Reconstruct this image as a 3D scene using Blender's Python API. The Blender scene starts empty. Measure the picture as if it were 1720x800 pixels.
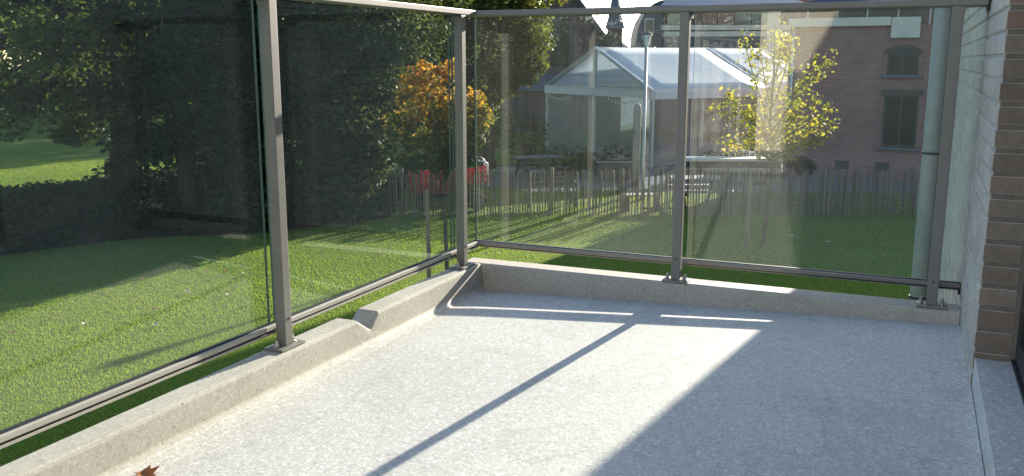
import bpy, bmesh, math, random
import numpy as np
from mathutils import Vector, Matrix
random.seed(7); rng = np.random.default_rng(7)
R = math.radians
sc = bpy.context.scene
col = sc.collection

# ------------------------------------------------------------------ camera, sky, sun, exposure
EYE = 3.9                      # eye above the lawn
PITCH = 0.1944; FPX = 1518.9   # focal length in pixels of the 1720 px wide photograph
cam_d = bpy.data.cameras.new('camera'); cam = bpy.data.objects.new('camera', cam_d); col.objects.link(cam)
cam_d.sensor_width = 36; cam_d.lens = 36 * FPX / 1720; cam_d.clip_end = 2000; cam_d.clip_start = 0.05
cam.location = (0, 0, EYE); cam.rotation_euler = (math.pi / 2 - PITCH, 0, 0)
sc.camera = cam

SUN_AZ = R(32.0); SUN_EL = R(15.3)      # azimuth to the right of the view direction
world = bpy.data.worlds.new('World'); sc.world = world; world.use_nodes = True
wn = world.node_tree.nodes; wn.clear()
sky = wn.new('ShaderNodeTexSky'); sky.sky_type = 'NISHITA'; sky.sun_disc = False
sky.sun_elevation = SUN_EL; sky.sun_rotation = SUN_AZ; sky.air_density = 1.0; sky.dust_density = 0.6; sky.ozone_density = 2.0
bg = wn.new('ShaderNodeBackground'); bg.inputs[1].default_value = 0.115
wo = wn.new('ShaderNodeOutputWorld')
world.node_tree.links.new(sky.outputs[0], bg.inputs[0]); world.node_tree.links.new(bg.outputs[0], wo.inputs[0])
sun_d = bpy.data.lights.new('sun', 'SUN'); sun = bpy.data.objects.new('sun', sun_d); col.objects.link(sun)
sun_d.energy = 5.0; sun_d.angle = R(0.53); sun_d.color = (1.0, 0.895, 0.76)
to_sun = Vector((math.sin(SUN_AZ) * math.cos(SUN_EL), math.cos(SUN_AZ) * math.cos(SUN_EL), math.sin(SUN_EL)))
sun.rotation_euler = (-to_sun).to_track_quat('-Z', 'Y').to_euler()
sun.location = to_sun * 60
sc.view_settings.view_transform = 'Standard'; sc.view_settings.look = 'None'
sc.view_settings.exposure = 1.72; sc.view_settings.gamma = 1; sc.view_settings.use_curve_mapping = False
sc.render.engine = 'CYCLES'
sc.cycles.use_denoising = True
sc.cycles.max_bounces = 6; sc.cycles.transparent_max_bounces = 24
sc.cycles.diffuse_bounces = 3; sc.cycles.glossy_bounces = 3; sc.cycles.transmission_bounces = 6
sc.cycles.sample_clamp_indirect = 6; sc.cycles.caustics_reflective = False; sc.cycles.caustics_refractive = False

# ------------------------------------------------------------------ places
CP, SP = math.cos(PITCH), math.sin(PITCH)
def at(px, py, depth):
    """point of the place seen at a photograph pixel, at a distance straight ahead"""
    a = (px - 860) / FPX; b = (py - 400) / FPX
    d = Vector((a, CP - b * SP, -SP - b * CP))
    return Vector((0, 0, EYE)) + d * (depth / d.y)
def ground(px, py):
    a = (px - 860) / FPX; b = (py - 400) / FPX
    d = Vector((a, CP - b * SP, -SP - b * CP))
    return Vector((0, 0, EYE)) + d * (-EYE / d.z)
# balcony frame: origin at the glass corner, x along the far railing, y along the left railing, z=0 near floor level
CAM_L = Vector((1.8256, -3.6997, 1.035)); YAW = -0.4186
FLOOR_Z = EYE - CAM_L.z
_o = Matrix.Rotation(YAW, 3, 'Z') @ Vector((-CAM_L.x, -CAM_L.y, 0))
BAL_LOC = Vector((_o.x, _o.y, FLOOR_Z)); BAL_M = Matrix.Translation(BAL_LOC) @ Matrix.Rotation(YAW, 4, 'Z')

# ------------------------------------------------------------------ materials
def newmat(name):
    m = bpy.data.materials.new(name); m.use_nodes = True
    nt = m.node_tree; b = nt.nodes['Principled BSDF']; out = nt.nodes['Material Output']
    return m, nt, b, out
def N(nt, t, **kw):
    n = nt.nodes.new(t)
    for k, v in kw.items():
        if k in n.inputs: n.inputs[k].default_value = v
        else: setattr(n, k, v)
    return n
def ramp(nt, fac, stops):
    r = nt.nodes.new('ShaderNodeValToRGB'); e = r.color_ramp.elements
    while len(e) < len(stops): e.new(0.5)
    for i, (p, c) in enumerate(stops):
        e[i].position = p; e[i].color = (*c, 1) if len(c) == 3 else c
    nt.links.new(fac, r.inputs[0]); return r.outputs[0]
def mixc(nt, fac, a, b, mode='MIX'):
    n = nt.nodes.new('ShaderNodeMix'); n.data_type = 'RGBA'; n.blend_type = mode
    for s, v in ((n.inputs[0], fac), (n.inputs[6], a), (n.inputs[7], b)):
        if hasattr(v, 'links'): nt.links.new(v, s)
        else: s.default_value = v if isinstance(v, float) else (*v, 1)
    return n.outputs[2]
def noise(nt, vec, scale, detail=4, rough=0.55, dist=0.0):
    n = N(nt, 'ShaderNodeTexNoise', Scale=scale, Detail=detail, Roughness=rough, Distortion=dist)
    if vec is not None: nt.links.new(vec, n.inputs['Vector'])
    return n.outputs['Fac']
def objvec(nt, scale=None):
    t = nt.nodes.new('ShaderNodeTexCoord'); v = t.outputs['Object']
    if scale:
        mp = nt.nodes.new('ShaderNodeMapping'); mp.inputs['Scale'].default_value = scale
        nt.links.new(v, mp.inputs[0]); v = mp.outputs[0]
    return v
def bump(nt, b, h, strength, dist):
    n = nt.nodes.new('ShaderNodeBump'); n.inputs['Strength'].default_value = strength; n.inputs['Distance'].default_value = dist
    nt.links.new(h, n.inputs['Height']); nt.links.new(n.outputs[0], b.inputs['Normal'])
def surf(name, c1, c2, scale=6.0, rough=0.7, metal=0.0, bs=0.2, bd=0.01, spec=0.4, detail=5, stretch=None):
    m, nt, b, o = newmat(name); v = objvec(nt, stretch)
    f = noise(nt, v, scale, detail)
    nt.links.new(ramp(nt, f, [(0.3, c1), (0.7, c2)]), b.inputs['Base Color'])
    b.inputs['Roughness'].default_value = rough; b.inputs['Metallic'].default_value = metal
    b.inputs['Specular IOR Level'].default_value = spec
    if bs: bump(nt, b, noise(nt, v, scale * 4, 3), bs, bd)
    return m
M = {}
def terrazzo(name, lo, hi, grain, tint, pits=0.88, stains=0.0, bs=0.5, bd=0.0025):
    m, nt, b, o = newmat(name); v = objvec(nt)
    vo = N(nt, 'ShaderNodeTexVoronoi', Scale=grain); nt.links.new(v, vo.inputs['Vector'])
    sep = nt.nodes.new('ShaderNodeSeparateColor'); nt.links.new(vo.outputs['Color'], sep.inputs[0])
    spec = ramp(nt, sep.outputs[0], [(0.0, lo), (0.25, tint), (0.75, tint), (1.0, hi)])
    # coarser chips scattered between the fine ones
    vc = N(nt, 'ShaderNodeTexVoronoi', Scale=grain * 0.62); nt.links.new(v, vc.inputs['Vector'])
    scp = nt.nodes.new('ShaderNodeSeparateColor'); nt.links.new(vc.outputs['Color'], scp.inputs[0])
    chip = ramp(nt, scp.outputs[0], [(0.0, tuple(x * 0.8 for x in lo)), (0.10, tint), (0.88, tint), (0.94, hi)])
    spec = mixc(nt, 0.42, spec, chip)
    vo2 = N(nt, 'ShaderNodeTexVoronoi', Scale=grain * 0.2); nt.links.new(v, vo2.inputs['Vector'])
    pit = ramp(nt, vo2.outputs['Distance'], [(0.05, (1, 1, 1)), (0.15, (0, 0, 0))])
    s2 = nt.nodes.new('ShaderNodeSeparateColor'); nt.links.new(vo2.outputs['Color'], s2.inputs[0])
    sel = ramp(nt, s2.outputs[1], [(pits, (0, 0, 0)), (pits + 0.02, (1, 1, 1))])
    pm = mixc(nt, 1.0, pit, sel, 'MULTIPLY')
    c = mixc(nt, pm, spec, (0.12, 0.11, 0.10))
    big = ramp(nt, noise(nt, v, 1.3, 7, 0.62, 0.4), [(0.3, (0.88, 0.88, 0.87)), (0.66, (1.04, 1.03, 1.02))])
    c = mixc(nt, 1.0, c, big, 'MULTIPLY')
    # drip and water marks with soft ringed edges, a few dirty scuffs
    f = noise(nt, v, 2.3, 3, 0.5, 1.2)
    ring = ramp(nt, f, [(0.0, (0, 0, 0)), (0.56, (0, 0, 0)), (0.585, (1, 1, 1)), (0.60, (0.35, 0.35, 0.35)), (0.8, (0.2, 0.2, 0.2))])
    c = mixc(nt, mixc(nt, 1.0, ring, (stains, stains, stains), 'MULTIPLY'), c, tuple(x * 0.66 for x in tint))
    f3 = noise(nt, v, 5.5, 6, 0.7, 0.3)
    bloom = ramp(nt, f3, [(0.66, (0, 0, 0)), (0.74, (0.55, 0.55, 0.55))])
    c = mixc(nt, bloom, c, hi)
    nt.links.new(c, b.inputs['Base Color']); b.inputs['Roughness'].default_value = 0.72; b.inputs['Specular IOR Level'].default_value = 0.35
    h = mixc(nt, 0.5, vo.outputs['Distance'], noise(nt, v, grain * 0.6, 3))
    bump(nt, b, h, bs, bd)
    return m
M['floor'] = terrazzo('washed_concrete_floor', (0.33, 0.325, 0.315), (0.83, 0.82, 0.805), 195, (0.55, 0.533, 0.508), 0.965, 0.4, 0.25, 0.0015)
M['kerb'] = terrazzo('cast_concrete_kerb', (0.36, 0.34, 0.30), (0.60, 0.575, 0.53), 170, (0.47, 0.445, 0.40), 0.80, 0.3, 0.35, 0.0012)
M['alu'] = surf('powder_coated_aluminium', (0.185, 0.178, 0.166), (0.215, 0.208, 0.195), 14, 0.45, 0.0, 0.05, 0.001, 0.5)
M['rail'] = surf('sunlit_bottom_rail', (0.43, 0.405, 0.37), (0.48, 0.455, 0.42), 60, 0.42, 0.0, 0.03, 0.001, 0.5)  # left rail coloured paler than the far one for the sun on it
M['gasket'] = surf('black_rubber', (0.012, 0.012, 0.012), (0.02, 0.02, 0.02), 30, 0.6, 0, 0.0)
M['steel'] = surf('stainless_bolt', (0.45, 0.44, 0.42), (0.55, 0.54, 0.52), 50, 0.3, 1.0, 0.05, 0.001)
def glass(name, tint, dust, rough=0.0, streak=1.0):
    m, nt, b, o = newmat(name); nt.nodes.remove(b)
    g = nt.nodes.new('ShaderNodeNewGeometry')
    dp = N(nt, 'ShaderNodeVectorMath', operation='DOT_PRODUCT'); nt.links.new(g.outputs['Normal'], dp.inputs[0]); nt.links.new(g.outputs['Incoming'], dp.inputs[1])
    ab = N(nt, 'ShaderNodeMath', operation='ABSOLUTE'); nt.links.new(dp.outputs['Value'], ab.inputs[0])
    om = N(nt, 'ShaderNodeMath', operation='SUBTRACT'); om.inputs[0].default_value = 1; nt.links.new(ab.outputs[0], om.inputs[1])
    pw = N(nt, 'ShaderNodeMath', operation='POWER'); nt.links.new(om.outputs[0], pw.inputs[0]); pw.inputs[1].default_value = 5
    ma = N(nt, 'ShaderNodeMath', operation='MULTIPLY_ADD'); nt.links.new(pw.outputs[0], ma.inputs[0]); ma.inputs[1].default_value = 0.9; ma.inputs[2].default_value = 0.06
    tr = nt.nodes.new('ShaderNodeBsdfTransparent'); tr.inputs[0].default_value = (*tint, 1)
    gl = nt.nodes.new('ShaderNodeBsdfGlossy'); gl.inputs['Roughness'].default_value = rough
    mx = nt.nodes.new('ShaderNodeMixShader'); nt.links.new(ma.outputs[0], mx.inputs[0]); nt.links.new(tr.outputs[0], mx.inputs[1]); nt.links.new(gl.outputs[0], mx.inputs[2])
    # grime: thin uneven dust film with a few wipe streaks
    v = objvec(nt); f = noise(nt, v, 3.0, 6, 0.6)
    v2 = objvec(nt, (9, 9, 0.9)); f2 = noise(nt, v2, 6.0, 4, 0.6)
    mm = N(nt, 'ShaderNodeMath', operation='MULTIPLY'); nt.links.new(f, mm.inputs[0]); nt.links.new(f2, mm.inputs[1])
    sc_ = N(nt, 'ShaderNodeMapRange'); nt.links.new(mm.outputs[0], sc_.inputs[0]); sc_.inputs[1].default_value = 0.1; sc_.inputs[2].default_value = 0.5
    sc_.inputs[3].default_value = dust * 0.4; sc_.inputs[4].default_value = dust * 1.8
    tcs = nt.nodes.new('ShaderNodeTexCoord'); mp = nt.nodes.new('ShaderNodeMapping'); mp.inputs['Rotation'].default_value = (0.7, 0.6, 0.2); mp.inputs['Scale'].default_value = (2.2, 2.2, 70)
    nt.links.new(tcs.outputs['Object'], mp.inputs[0])
    scr = ramp(nt, noise(nt, mp.outputs[0], 3.0, 1, 0.4), [(0.80, (0, 0, 0)), (0.83, (1, 1, 1))])
    vs = N(nt, 'ShaderNodeTexVoronoi', Scale=38); nt.links.new(v, vs.inputs['Vector'])
    spt = ramp(nt, vs.outputs['Distance'], [(0.03, (1, 1, 1)), (0.09, (0, 0, 0))])
    vsc = nt.nodes.new('ShaderNodeSeparateColor'); nt.links.new(vs.outputs['Color'], vsc.inputs[0])
    spt = mixc(nt, 1.0, spt, ramp(nt, vsc.outputs[0], [(0.86, (0, 0, 0)), (0.88, (1, 1, 1))]), 'MULTIPLY')
    mks = mixc(nt, 1.0, scr, spt, 'ADD')
    mma = N(nt, 'ShaderNodeMath', operation='MULTIPLY_ADD'); nt.links.new(mks, mma.inputs[0]); mma.inputs[1].default_value = dust * 9 * streak; nt.links.new(sc_.outputs[0], mma.inputs[2])
    tl = nt.nodes.new('ShaderNodeBsdfTranslucent'); tl.inputs[0].default_value = (0.8, 0.82, 0.8, 1)
    df = nt.nodes.new('ShaderNodeBsdfDiffuse'); df.inputs[0].default_value = (0.8, 0.82, 0.8, 1)
    ad = nt.nodes.new('ShaderNodeMixShader'); nt.links.new(df.outputs[0], ad.inputs[1]); nt.links.new(tl.outputs[0], ad.inputs[2])
    m2 = nt.nodes.new('ShaderNodeMixShader'); nt.links.new(mma.outputs[0], m2.inputs[0]); nt.links.new(mx.outputs[0], m2.inputs[1]); nt.links.new(ad.outputs[0], m2.inputs[2])
    nt.links.new(m2.outputs[0], o.inputs[0])
    return m
M['glass'] = glass('balustrade_glass', (0.955, 0.985, 0.965), 0.0075)
M['pvc'] = glass('clear_pvc', (0.78, 0.85, 0.92), 0.055, 0.12, 0.0)
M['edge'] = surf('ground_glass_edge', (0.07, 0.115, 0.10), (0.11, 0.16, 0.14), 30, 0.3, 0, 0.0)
M['edgelit'] = surf('sunlit_glass_edge', (0.50, 0.56, 0.53), (0.62, 0.67, 0.64), 30, 0.3, 0, 0.0)  # bright copy of the edge colour, painting the light caught at the corner
def winmat(name, c):
    m, nt, b, o = newmat(name); v = objvec(nt)
    nt.links.new(ramp(nt, noise(nt, v, 1.3, 3), [(0.3, tuple(x * 0.7 for x in c)), (0.7, c)]), b.inputs['Base Color'])
    b.inputs['Roughness'].default_value = 0.16; b.inputs['Specular IOR Level'].default_value = 0.5
    return m
M['window'] = winmat('window_glass', (0.018, 0.024, 0.024))
M['doorglass'] = winmat('door_glass', (0.010, 0.012, 0.013))
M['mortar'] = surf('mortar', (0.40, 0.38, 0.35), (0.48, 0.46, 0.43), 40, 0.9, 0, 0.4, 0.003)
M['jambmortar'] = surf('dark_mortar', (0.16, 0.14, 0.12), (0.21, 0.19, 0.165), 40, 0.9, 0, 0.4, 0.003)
def brickpiece(name, stops):
    m, nt, b, o = newmat(name); v = objvec(nt)
    oi = nt.nodes.new('ShaderNodeObjectInfo'); g = nt.nodes.new('ShaderNodeNewGeometry')
    ad = N(nt, 'ShaderNodeMath', operation='ADD'); nt.links.new(oi.outputs['Random'], ad.inputs[0]); nt.links.new(g.outputs['Random Per Island'], ad.inputs[1])
    fr = N(nt, 'ShaderNodeMath', operation='FRACT'); nt.links.new(ad.outputs[0], fr.inputs[0])
    c = ramp(nt, fr.outputs[0], stops)
    sh = ramp(nt, noise(nt, v, 30, 5), [(0.3, (0.8, 0.8, 0.8)), (0.7, (1.08, 1.07, 1.05))])
    nt.links.new(mixc(nt, 1.0, c, sh, 'MULTIPLY'), b.inputs['Base Color']); b.inputs['Roughness'].default_value = 0.88
    bump(nt, b, noise(nt, v, 60, 4), 0.5, 0.003)
    return m
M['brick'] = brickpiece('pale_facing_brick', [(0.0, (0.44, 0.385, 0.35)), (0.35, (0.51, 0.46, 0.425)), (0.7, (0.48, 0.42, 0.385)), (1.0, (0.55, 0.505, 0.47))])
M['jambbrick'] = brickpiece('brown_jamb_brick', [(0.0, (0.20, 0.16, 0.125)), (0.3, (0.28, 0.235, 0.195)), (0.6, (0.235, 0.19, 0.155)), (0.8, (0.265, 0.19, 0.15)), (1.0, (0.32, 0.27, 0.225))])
def brickwall(name, c1, c2, mort, scale=1.0):
    m, nt, b, o = newmat(name); t = nt.nodes.new('ShaderNodeTexCoord')
    sx = nt.nodes.new('ShaderNodeSeparateXYZ'); nt.links.new(t.outputs['Object'], sx.inputs[0])
    a = N(nt, 'ShaderNodeMath', operation='ADD'); nt.links.new(sx.outputs[0], a.inputs[0]); nt.links.new(sx.outputs[1], a.inputs[1])
    cx = nt.nodes.new('ShaderNodeCombineXYZ'); nt.links.new(a.outputs[0], cx.inputs[0]); nt.links.new(sx.outputs[2], cx.inputs[1])
    br = N(nt, 'ShaderNodeTexBrick'); nt.links.new(cx.outputs[0], br.inputs['Vector'])
    br.inputs['Scale'].default_value = scale; br.inputs['Brick Width'].default_value = 0.22; br.inputs['Row Height'].default_value = 0.066
    br.inputs['Mortar Size'].default_value = 0.006; br.inputs['Color1'].default_value = (*c1, 1); br.inputs['Color2'].default_value = (*c2, 1); br.inputs['Mortar'].default_value = (*mort, 1)
    big = ramp(nt, noise(nt, t.outputs['Object'], 0.8, 6), [(0.3, (0.82, 0.82, 0.82)), (0.7, (1.1, 1.08, 1.06))])
    nt.links.new(mixc(nt, 1.0, br.outputs['Color'], big, 'MULTIPLY'), b.inputs['Base Color']); b.inputs['Roughness'].default_value = 0.9
    bump(nt, b, br.outputs['Fac'], -0.4, 0.006)
    return m
M['redbrick'] = brickwall('red_brick_facade', (0.27, 0.125, 0.11), (0.19, 0.092, 0.084), (0.30, 0.24, 0.22))
M['oldbrick'] = brickwall('old_brown_brick', (0.10, 0.066, 0.056), (0.072, 0.05, 0.045), (0.13, 0.105, 0.095))
M['tanbrick'] = brickwall('tan_brick_far_side', (0.36, 0.29, 0.225), (0.31, 0.245, 0.19), (0.4, 0.38, 0.34))
M['cream'] = surf('cream_concrete', (0.50, 0.46, 0.39), (0.60, 0.56, 0.48), 3, 0.85, 0, 0.1)
M['render'] = surf('cream_render', (0.58, 0.53, 0.43), (0.66, 0.61, 0.50), 2.5, 0.9, 0, 0.15)
M['zinc'] = surf('weathered_zinc', (0.27, 0.29, 0.28), (0.34, 0.36, 0.35), 9, 0.6, 0.1, 0.08, 0.002)
def slate(name, c1, c2, rough, spec):
    m, nt, b, o = newmat(name); v = objvec(nt)
    f = noise(nt, v, 2.0, 6, 0.65)
    nt.links.new(ramp(nt, f, [(0.3, c1), (0.7, c2)]), b.inputs['Base Color'])
    b.inputs['Roughness'].default_value = rough; b.inputs['Specular IOR Level'].default_value = spec
    w = N(nt, 'ShaderNodeTexWave', Scale=2.4, Distortion=0.6, bands_direction='Z'); nt.links.new(v, w.inputs['Vector'])
    bump(nt, b, w.outputs['Fac'], 0.25, 0.02)
    return m
M['slate'] = slate('natural_slate', (0.16, 0.155, 0.16), (0.24, 0.23, 0.23), 0.42, 0.8)
M['darkslate'] = slate('dark_blue_slate', (0.055, 0.065, 0.085), (0.085, 0.10, 0.125), 0.5, 0.5)
M['trim'] = surf('dark_green_frame', (0.018, 0.03, 0.028), (0.03, 0.045, 0.04), 8, 0.5, 0, 0.0)
M['dark'] = surf('charcoal_frame', (0.03, 0.032, 0.034), (0.045, 0.047, 0.05), 10, 0.45, 0.2, 0.0)
def canvas(name):
    m, nt, b, o = newmat(name); v = objvec(nt)
    f = noise(nt, v, 1.2, 4)
    nt.links.new(ramp(nt, f, [(0.3, (0.86, 0.87, 0.88)), (0.7, (0.91, 0.915, 0.92))]), b.inputs['Base Color']); b.inputs['Roughness'].default_value = 0.5
    tl = nt.nodes.new('ShaderNodeBsdfTranslucent'); tl.inputs[0].default_value = (0.9, 0.92, 0.94, 1)
    mx = nt.nodes.new('ShaderNodeMixShader'); mx.inputs[0].default_value = 0.5
    nt.links.new(b.outputs[0], mx.inputs[1]); nt.links.new(tl.outputs[0], mx.inputs[2]); nt.links.new(mx.outputs[0], o.inputs[0])
    bump(nt, b, noise(nt, v, 0.9, 2), 0.3, 0.05)
    return m
M['canvas'] = canvas('white_pvc_canvas')
M['tentframe'] = surf('tent_aluminium', (0.42, 0.44, 0.46), (0.5, 0.52, 0.54), 5, 0.4, 0.4, 0.0)
M['paling'] = brickpiece('weathered_chestnut', [(0.0, (0.10, 0.078, 0.058)), (0.5, (0.155, 0.122, 0.092)), (1.0, (0.22, 0.178, 0.138))])
M['stake'] = surf('round_softwood_stake', (0.20, 0.155, 0.10), (0.30, 0.235, 0.16), 6, 0.85, 0, 0.3, 0.01, 0.3, 5, (6, 6, 0.7))
M['bench'] = surf('dark_stained_wood', (0.06, 0.05, 0.042), (0.11, 0.09, 0.075), 8, 0.6, 0, 0.2, 0.01, 0.4, 5, (1, 8, 8))
M['silverwood'] = surf('silvered_wood', (0.22, 0.205, 0.185), (0.31, 0.29, 0.265), 8, 0.7, 0, 0.2, 0.01, 0.4, 5, (1, 8, 8))
M['red'] = surf('red_painted_steel', (0.40, 0.018, 0.02), (0.50, 0.028, 0.03), 5, 0.4, 0, 0.0, 0.01, 0.5)
M['whitetube'] = surf('white_painted_tube', (0.70, 0.70, 0.70), (0.8, 0.8, 0.8), 5, 0.35, 0, 0.0)
M['tyre'] = surf('tyre_rubber', (0.015, 0.015, 0.015), (0.03, 0.03, 0.03), 20, 0.8, 0, 0.1)
M['lampglass'] = surf('opal_lamp_glass', (0.62, 0.66, 0.68), (0.72, 0.75, 0.77), 3, 0.15, 0, 0.0)
M['lampmetal'] = surf('galvanised_pole', (0.36, 0.36, 0.35), (0.44, 0.44, 0.42), 9, 0.5, 0.3, 0.05)
M['tan'] = surf('tan_planks', (0.33, 0.25, 0.17), (0.43, 0.34, 0.24), 5, 0.8, 0, 0.2, 0.01, 0.3, 5, (0.6, 6, 6))
M['bulb'] = surf('frosted_bulb', (0.8, 0.78, 0.72), (0.85, 0.83, 0.78), 4, 0.3, 0, 0.0)
def bark(name, c1, c2):
    return surf(name, c1, c2, 5, 0.95, 0, 0.8, 0.05, 0.2, 6, (3, 3, 0.6))
M['bark'] = bark('dark_bark', (0.035, 0.028, 0.022), (0.075, 0.062, 0.05))
M['barklight'] = bark('young_bark', (0.10, 0.085, 0.065), (0.17, 0.145, 0.11))
def leafmat(name, stops, trans=0.35, pos=None, spec=0.18, zc=None):
    m, nt, b, o = newmat(name); g = nt.nodes.new('ShaderNodeNewGeometry'); v = objvec(nt)
    f = noise(nt, v, 0.9 if pos is None else pos, 5, 0.6)
    ad = N(nt, 'ShaderNodeMath', operation='MULTIPLY_ADD'); nt.links.new(g.outputs['Random Per Island'], ad.inputs[0]); ad.inputs[1].default_value = 0.5
    f2 = N(nt, 'ShaderNodeMapRange'); nt.links.new(f, f2.inputs[0]); f2.inputs[1].default_value = 0.3; f2.inputs[2].default_value = 0.7; f2.inputs[3].default_value = 0; f2.inputs[4].default_value = 0.5
    nt.links.new(f2.outputs[0], ad.inputs[2])
    fac = ad.outputs[0]
    if zc:      # leaves turn first at the top and outside of the crown
        sx = nt.nodes.new('ShaderNodeSeparateXYZ'); nt.links.new(v, sx.inputs[0])
        mr = N(nt, 'ShaderNodeMapRange'); nt.links.new(sx.outputs[2], mr.inputs[0]); mr.inputs[1].default_value = zc[0]; mr.inputs[2].default_value = zc[1]; mr.inputs[3].default_value = -0.38; mr.inputs[4].default_value = 0.20
        a2 = N(nt, 'ShaderNodeMath', operation='ADD'); nt.links.new(fac, a2.inputs[0]); nt.links.new(mr.outputs[0], a2.inputs[1]); fac = a2.outputs[0]
    c = ramp(nt, fac, stops)
    nt.links.new(c, b.inputs['Base Color']); b.inputs['Roughness'].default_value = 0.62; b.inputs['Specular IOR Level'].default_value = spec
    tl = nt.nodes.new('ShaderNodeBsdfTranslucent'); nt.links.new(mixc(nt, 1.0, c, (1.5, 1.5, 0.9), 'MULTIPLY'), tl.inputs[0])
    mx = nt.nodes.new('ShaderNodeMixShader'); mx.inputs[0].default_value = trans
    nt.links.new(b.outputs[0], mx.inputs[1]); nt.links.new(tl.outputs[0], mx.inputs[2]); nt.links.new(mx.outputs[0], o.inputs[0])
    return m
M['oakleaf'] = leafmat('oak_leaves', [(0.0, (0.04, 0.065, 0.02)), (0.5, (0.08, 0.12, 0.03)), (0.85, (0.13, 0.165, 0.04)), (1.0, (0.24, 0.15, 0.05))], 0.45)
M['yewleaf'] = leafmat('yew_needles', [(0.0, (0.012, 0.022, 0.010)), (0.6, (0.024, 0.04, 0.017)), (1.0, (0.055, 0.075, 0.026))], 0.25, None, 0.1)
M['midleaf'] = leafmat('evergreen_leaves', [(0.0, (0.03, 0.045, 0.018)), (0.6, (0.065, 0.085, 0.032)), (1.0, (0.14, 0.145, 0.045))], 0.4)
M['goldleaf'] = leafmat('golden_birch_leaves', [(0.0, (0.05, 0.07, 0.018)), (0.5, (0.10, 0.125, 0.03)), (0.8, (0.17, 0.165, 0.04)), (1.0, (0.28, 0.21, 0.06))], 0.45)
M['mapleleaf'] = leafmat('turning_maple_leaves', [(0.0, (0.035, 0.06, 0.015)), (0.35, (0.08, 0.10, 0.02)), (0.52, (0.28, 0.20, 0.035)), (0.72, (0.44, 0.22, 0.035)), (1.0, (0.42, 0.155, 0.035))], 0.45, 1.6, 0.2, (2.4, 3.8))
M['pearleaf'] = leafmat('yellowing_pear_leaves', [(0.0, (0.075, 0.11, 0.022)), (0.35, (0.17, 0.19, 0.035)), (0.6, (0.33, 0.29, 0.055)), (1.0, (0.46, 0.35, 0.08))], 0.45, 1.3)
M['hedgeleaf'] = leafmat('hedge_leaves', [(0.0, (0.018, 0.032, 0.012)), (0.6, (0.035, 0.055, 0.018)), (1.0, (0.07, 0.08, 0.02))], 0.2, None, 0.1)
M['grassblade'] = leafmat('grass_blades', [(0.0, (0.095, 0.165, 0.025)), (0.5, (0.175, 0.245, 0.042)), (0.85, (0.245, 0.30, 0.06)), (1.0, (0.30, 0.28, 0.10))], 0.5, 0.25, 0.12)
M['deadleaf'] = leafmat('dry_leaf', [(0.0, (0.30, 0.12, 0.05)), (0.6, (0.42, 0.20, 0.09)), (1.0, (0.55, 0.34, 0.18))], 0.2)
M['paleleaf'] = leafmat('pale_dry_leaf', [(0.0, (0.45, 0.38, 0.24)), (0.6, (0.6, 0.52, 0.36)), (1.0, (0.66, 0.60, 0.48))], 0.2)
def lawn():
    m, nt, b, o = newmat('lawn_soil_and_turf'); v = objvec(nt)
    f = noise(nt, v, 0.35, 6, 0.6); f2 = noise(nt, v, 14, 5, 0.7)
    c = ramp(nt, f, [(0.3, (0.075, 0.125, 0.02)), (0.7, (0.115, 0.17, 0.03))])
    c2 = ramp(nt, f2, [(0.3, (0.6, 0.62, 0.6)), (0.7, (1.3, 1.25, 1.2))])
    nt.links.new(mixc(nt, 1.0, c, c2, 'MULTIPLY'), b.inputs['Base Color']); b.inputs['Roughness'].default_value = 0.95; b.inputs['Specular IOR Level'].default_value = 0.1
    bump(nt, b, noise(nt, v, 40, 5, 0.75), 0.5, 0.02)
    return m
M['lawn'] = lawn()
M['paving'] = surf('grey_paving', (0.13, 0.125, 0.12), (0.20, 0.19, 0.18), 2.2, 0.9, 0, 0.3, 0.01)
M['path'] = surf('sandy_path', (0.34, 0.29, 0.22), (0.44, 0.38, 0.29), 3, 0.95, 0, 0.3, 0.01)
M['soil'] = surf('dark_leaf_litter', (0.03, 0.024, 0.016), (0.06, 0.045, 0.028), 5, 1.0, 0, 0.6, 0.03, 0.02)

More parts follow.
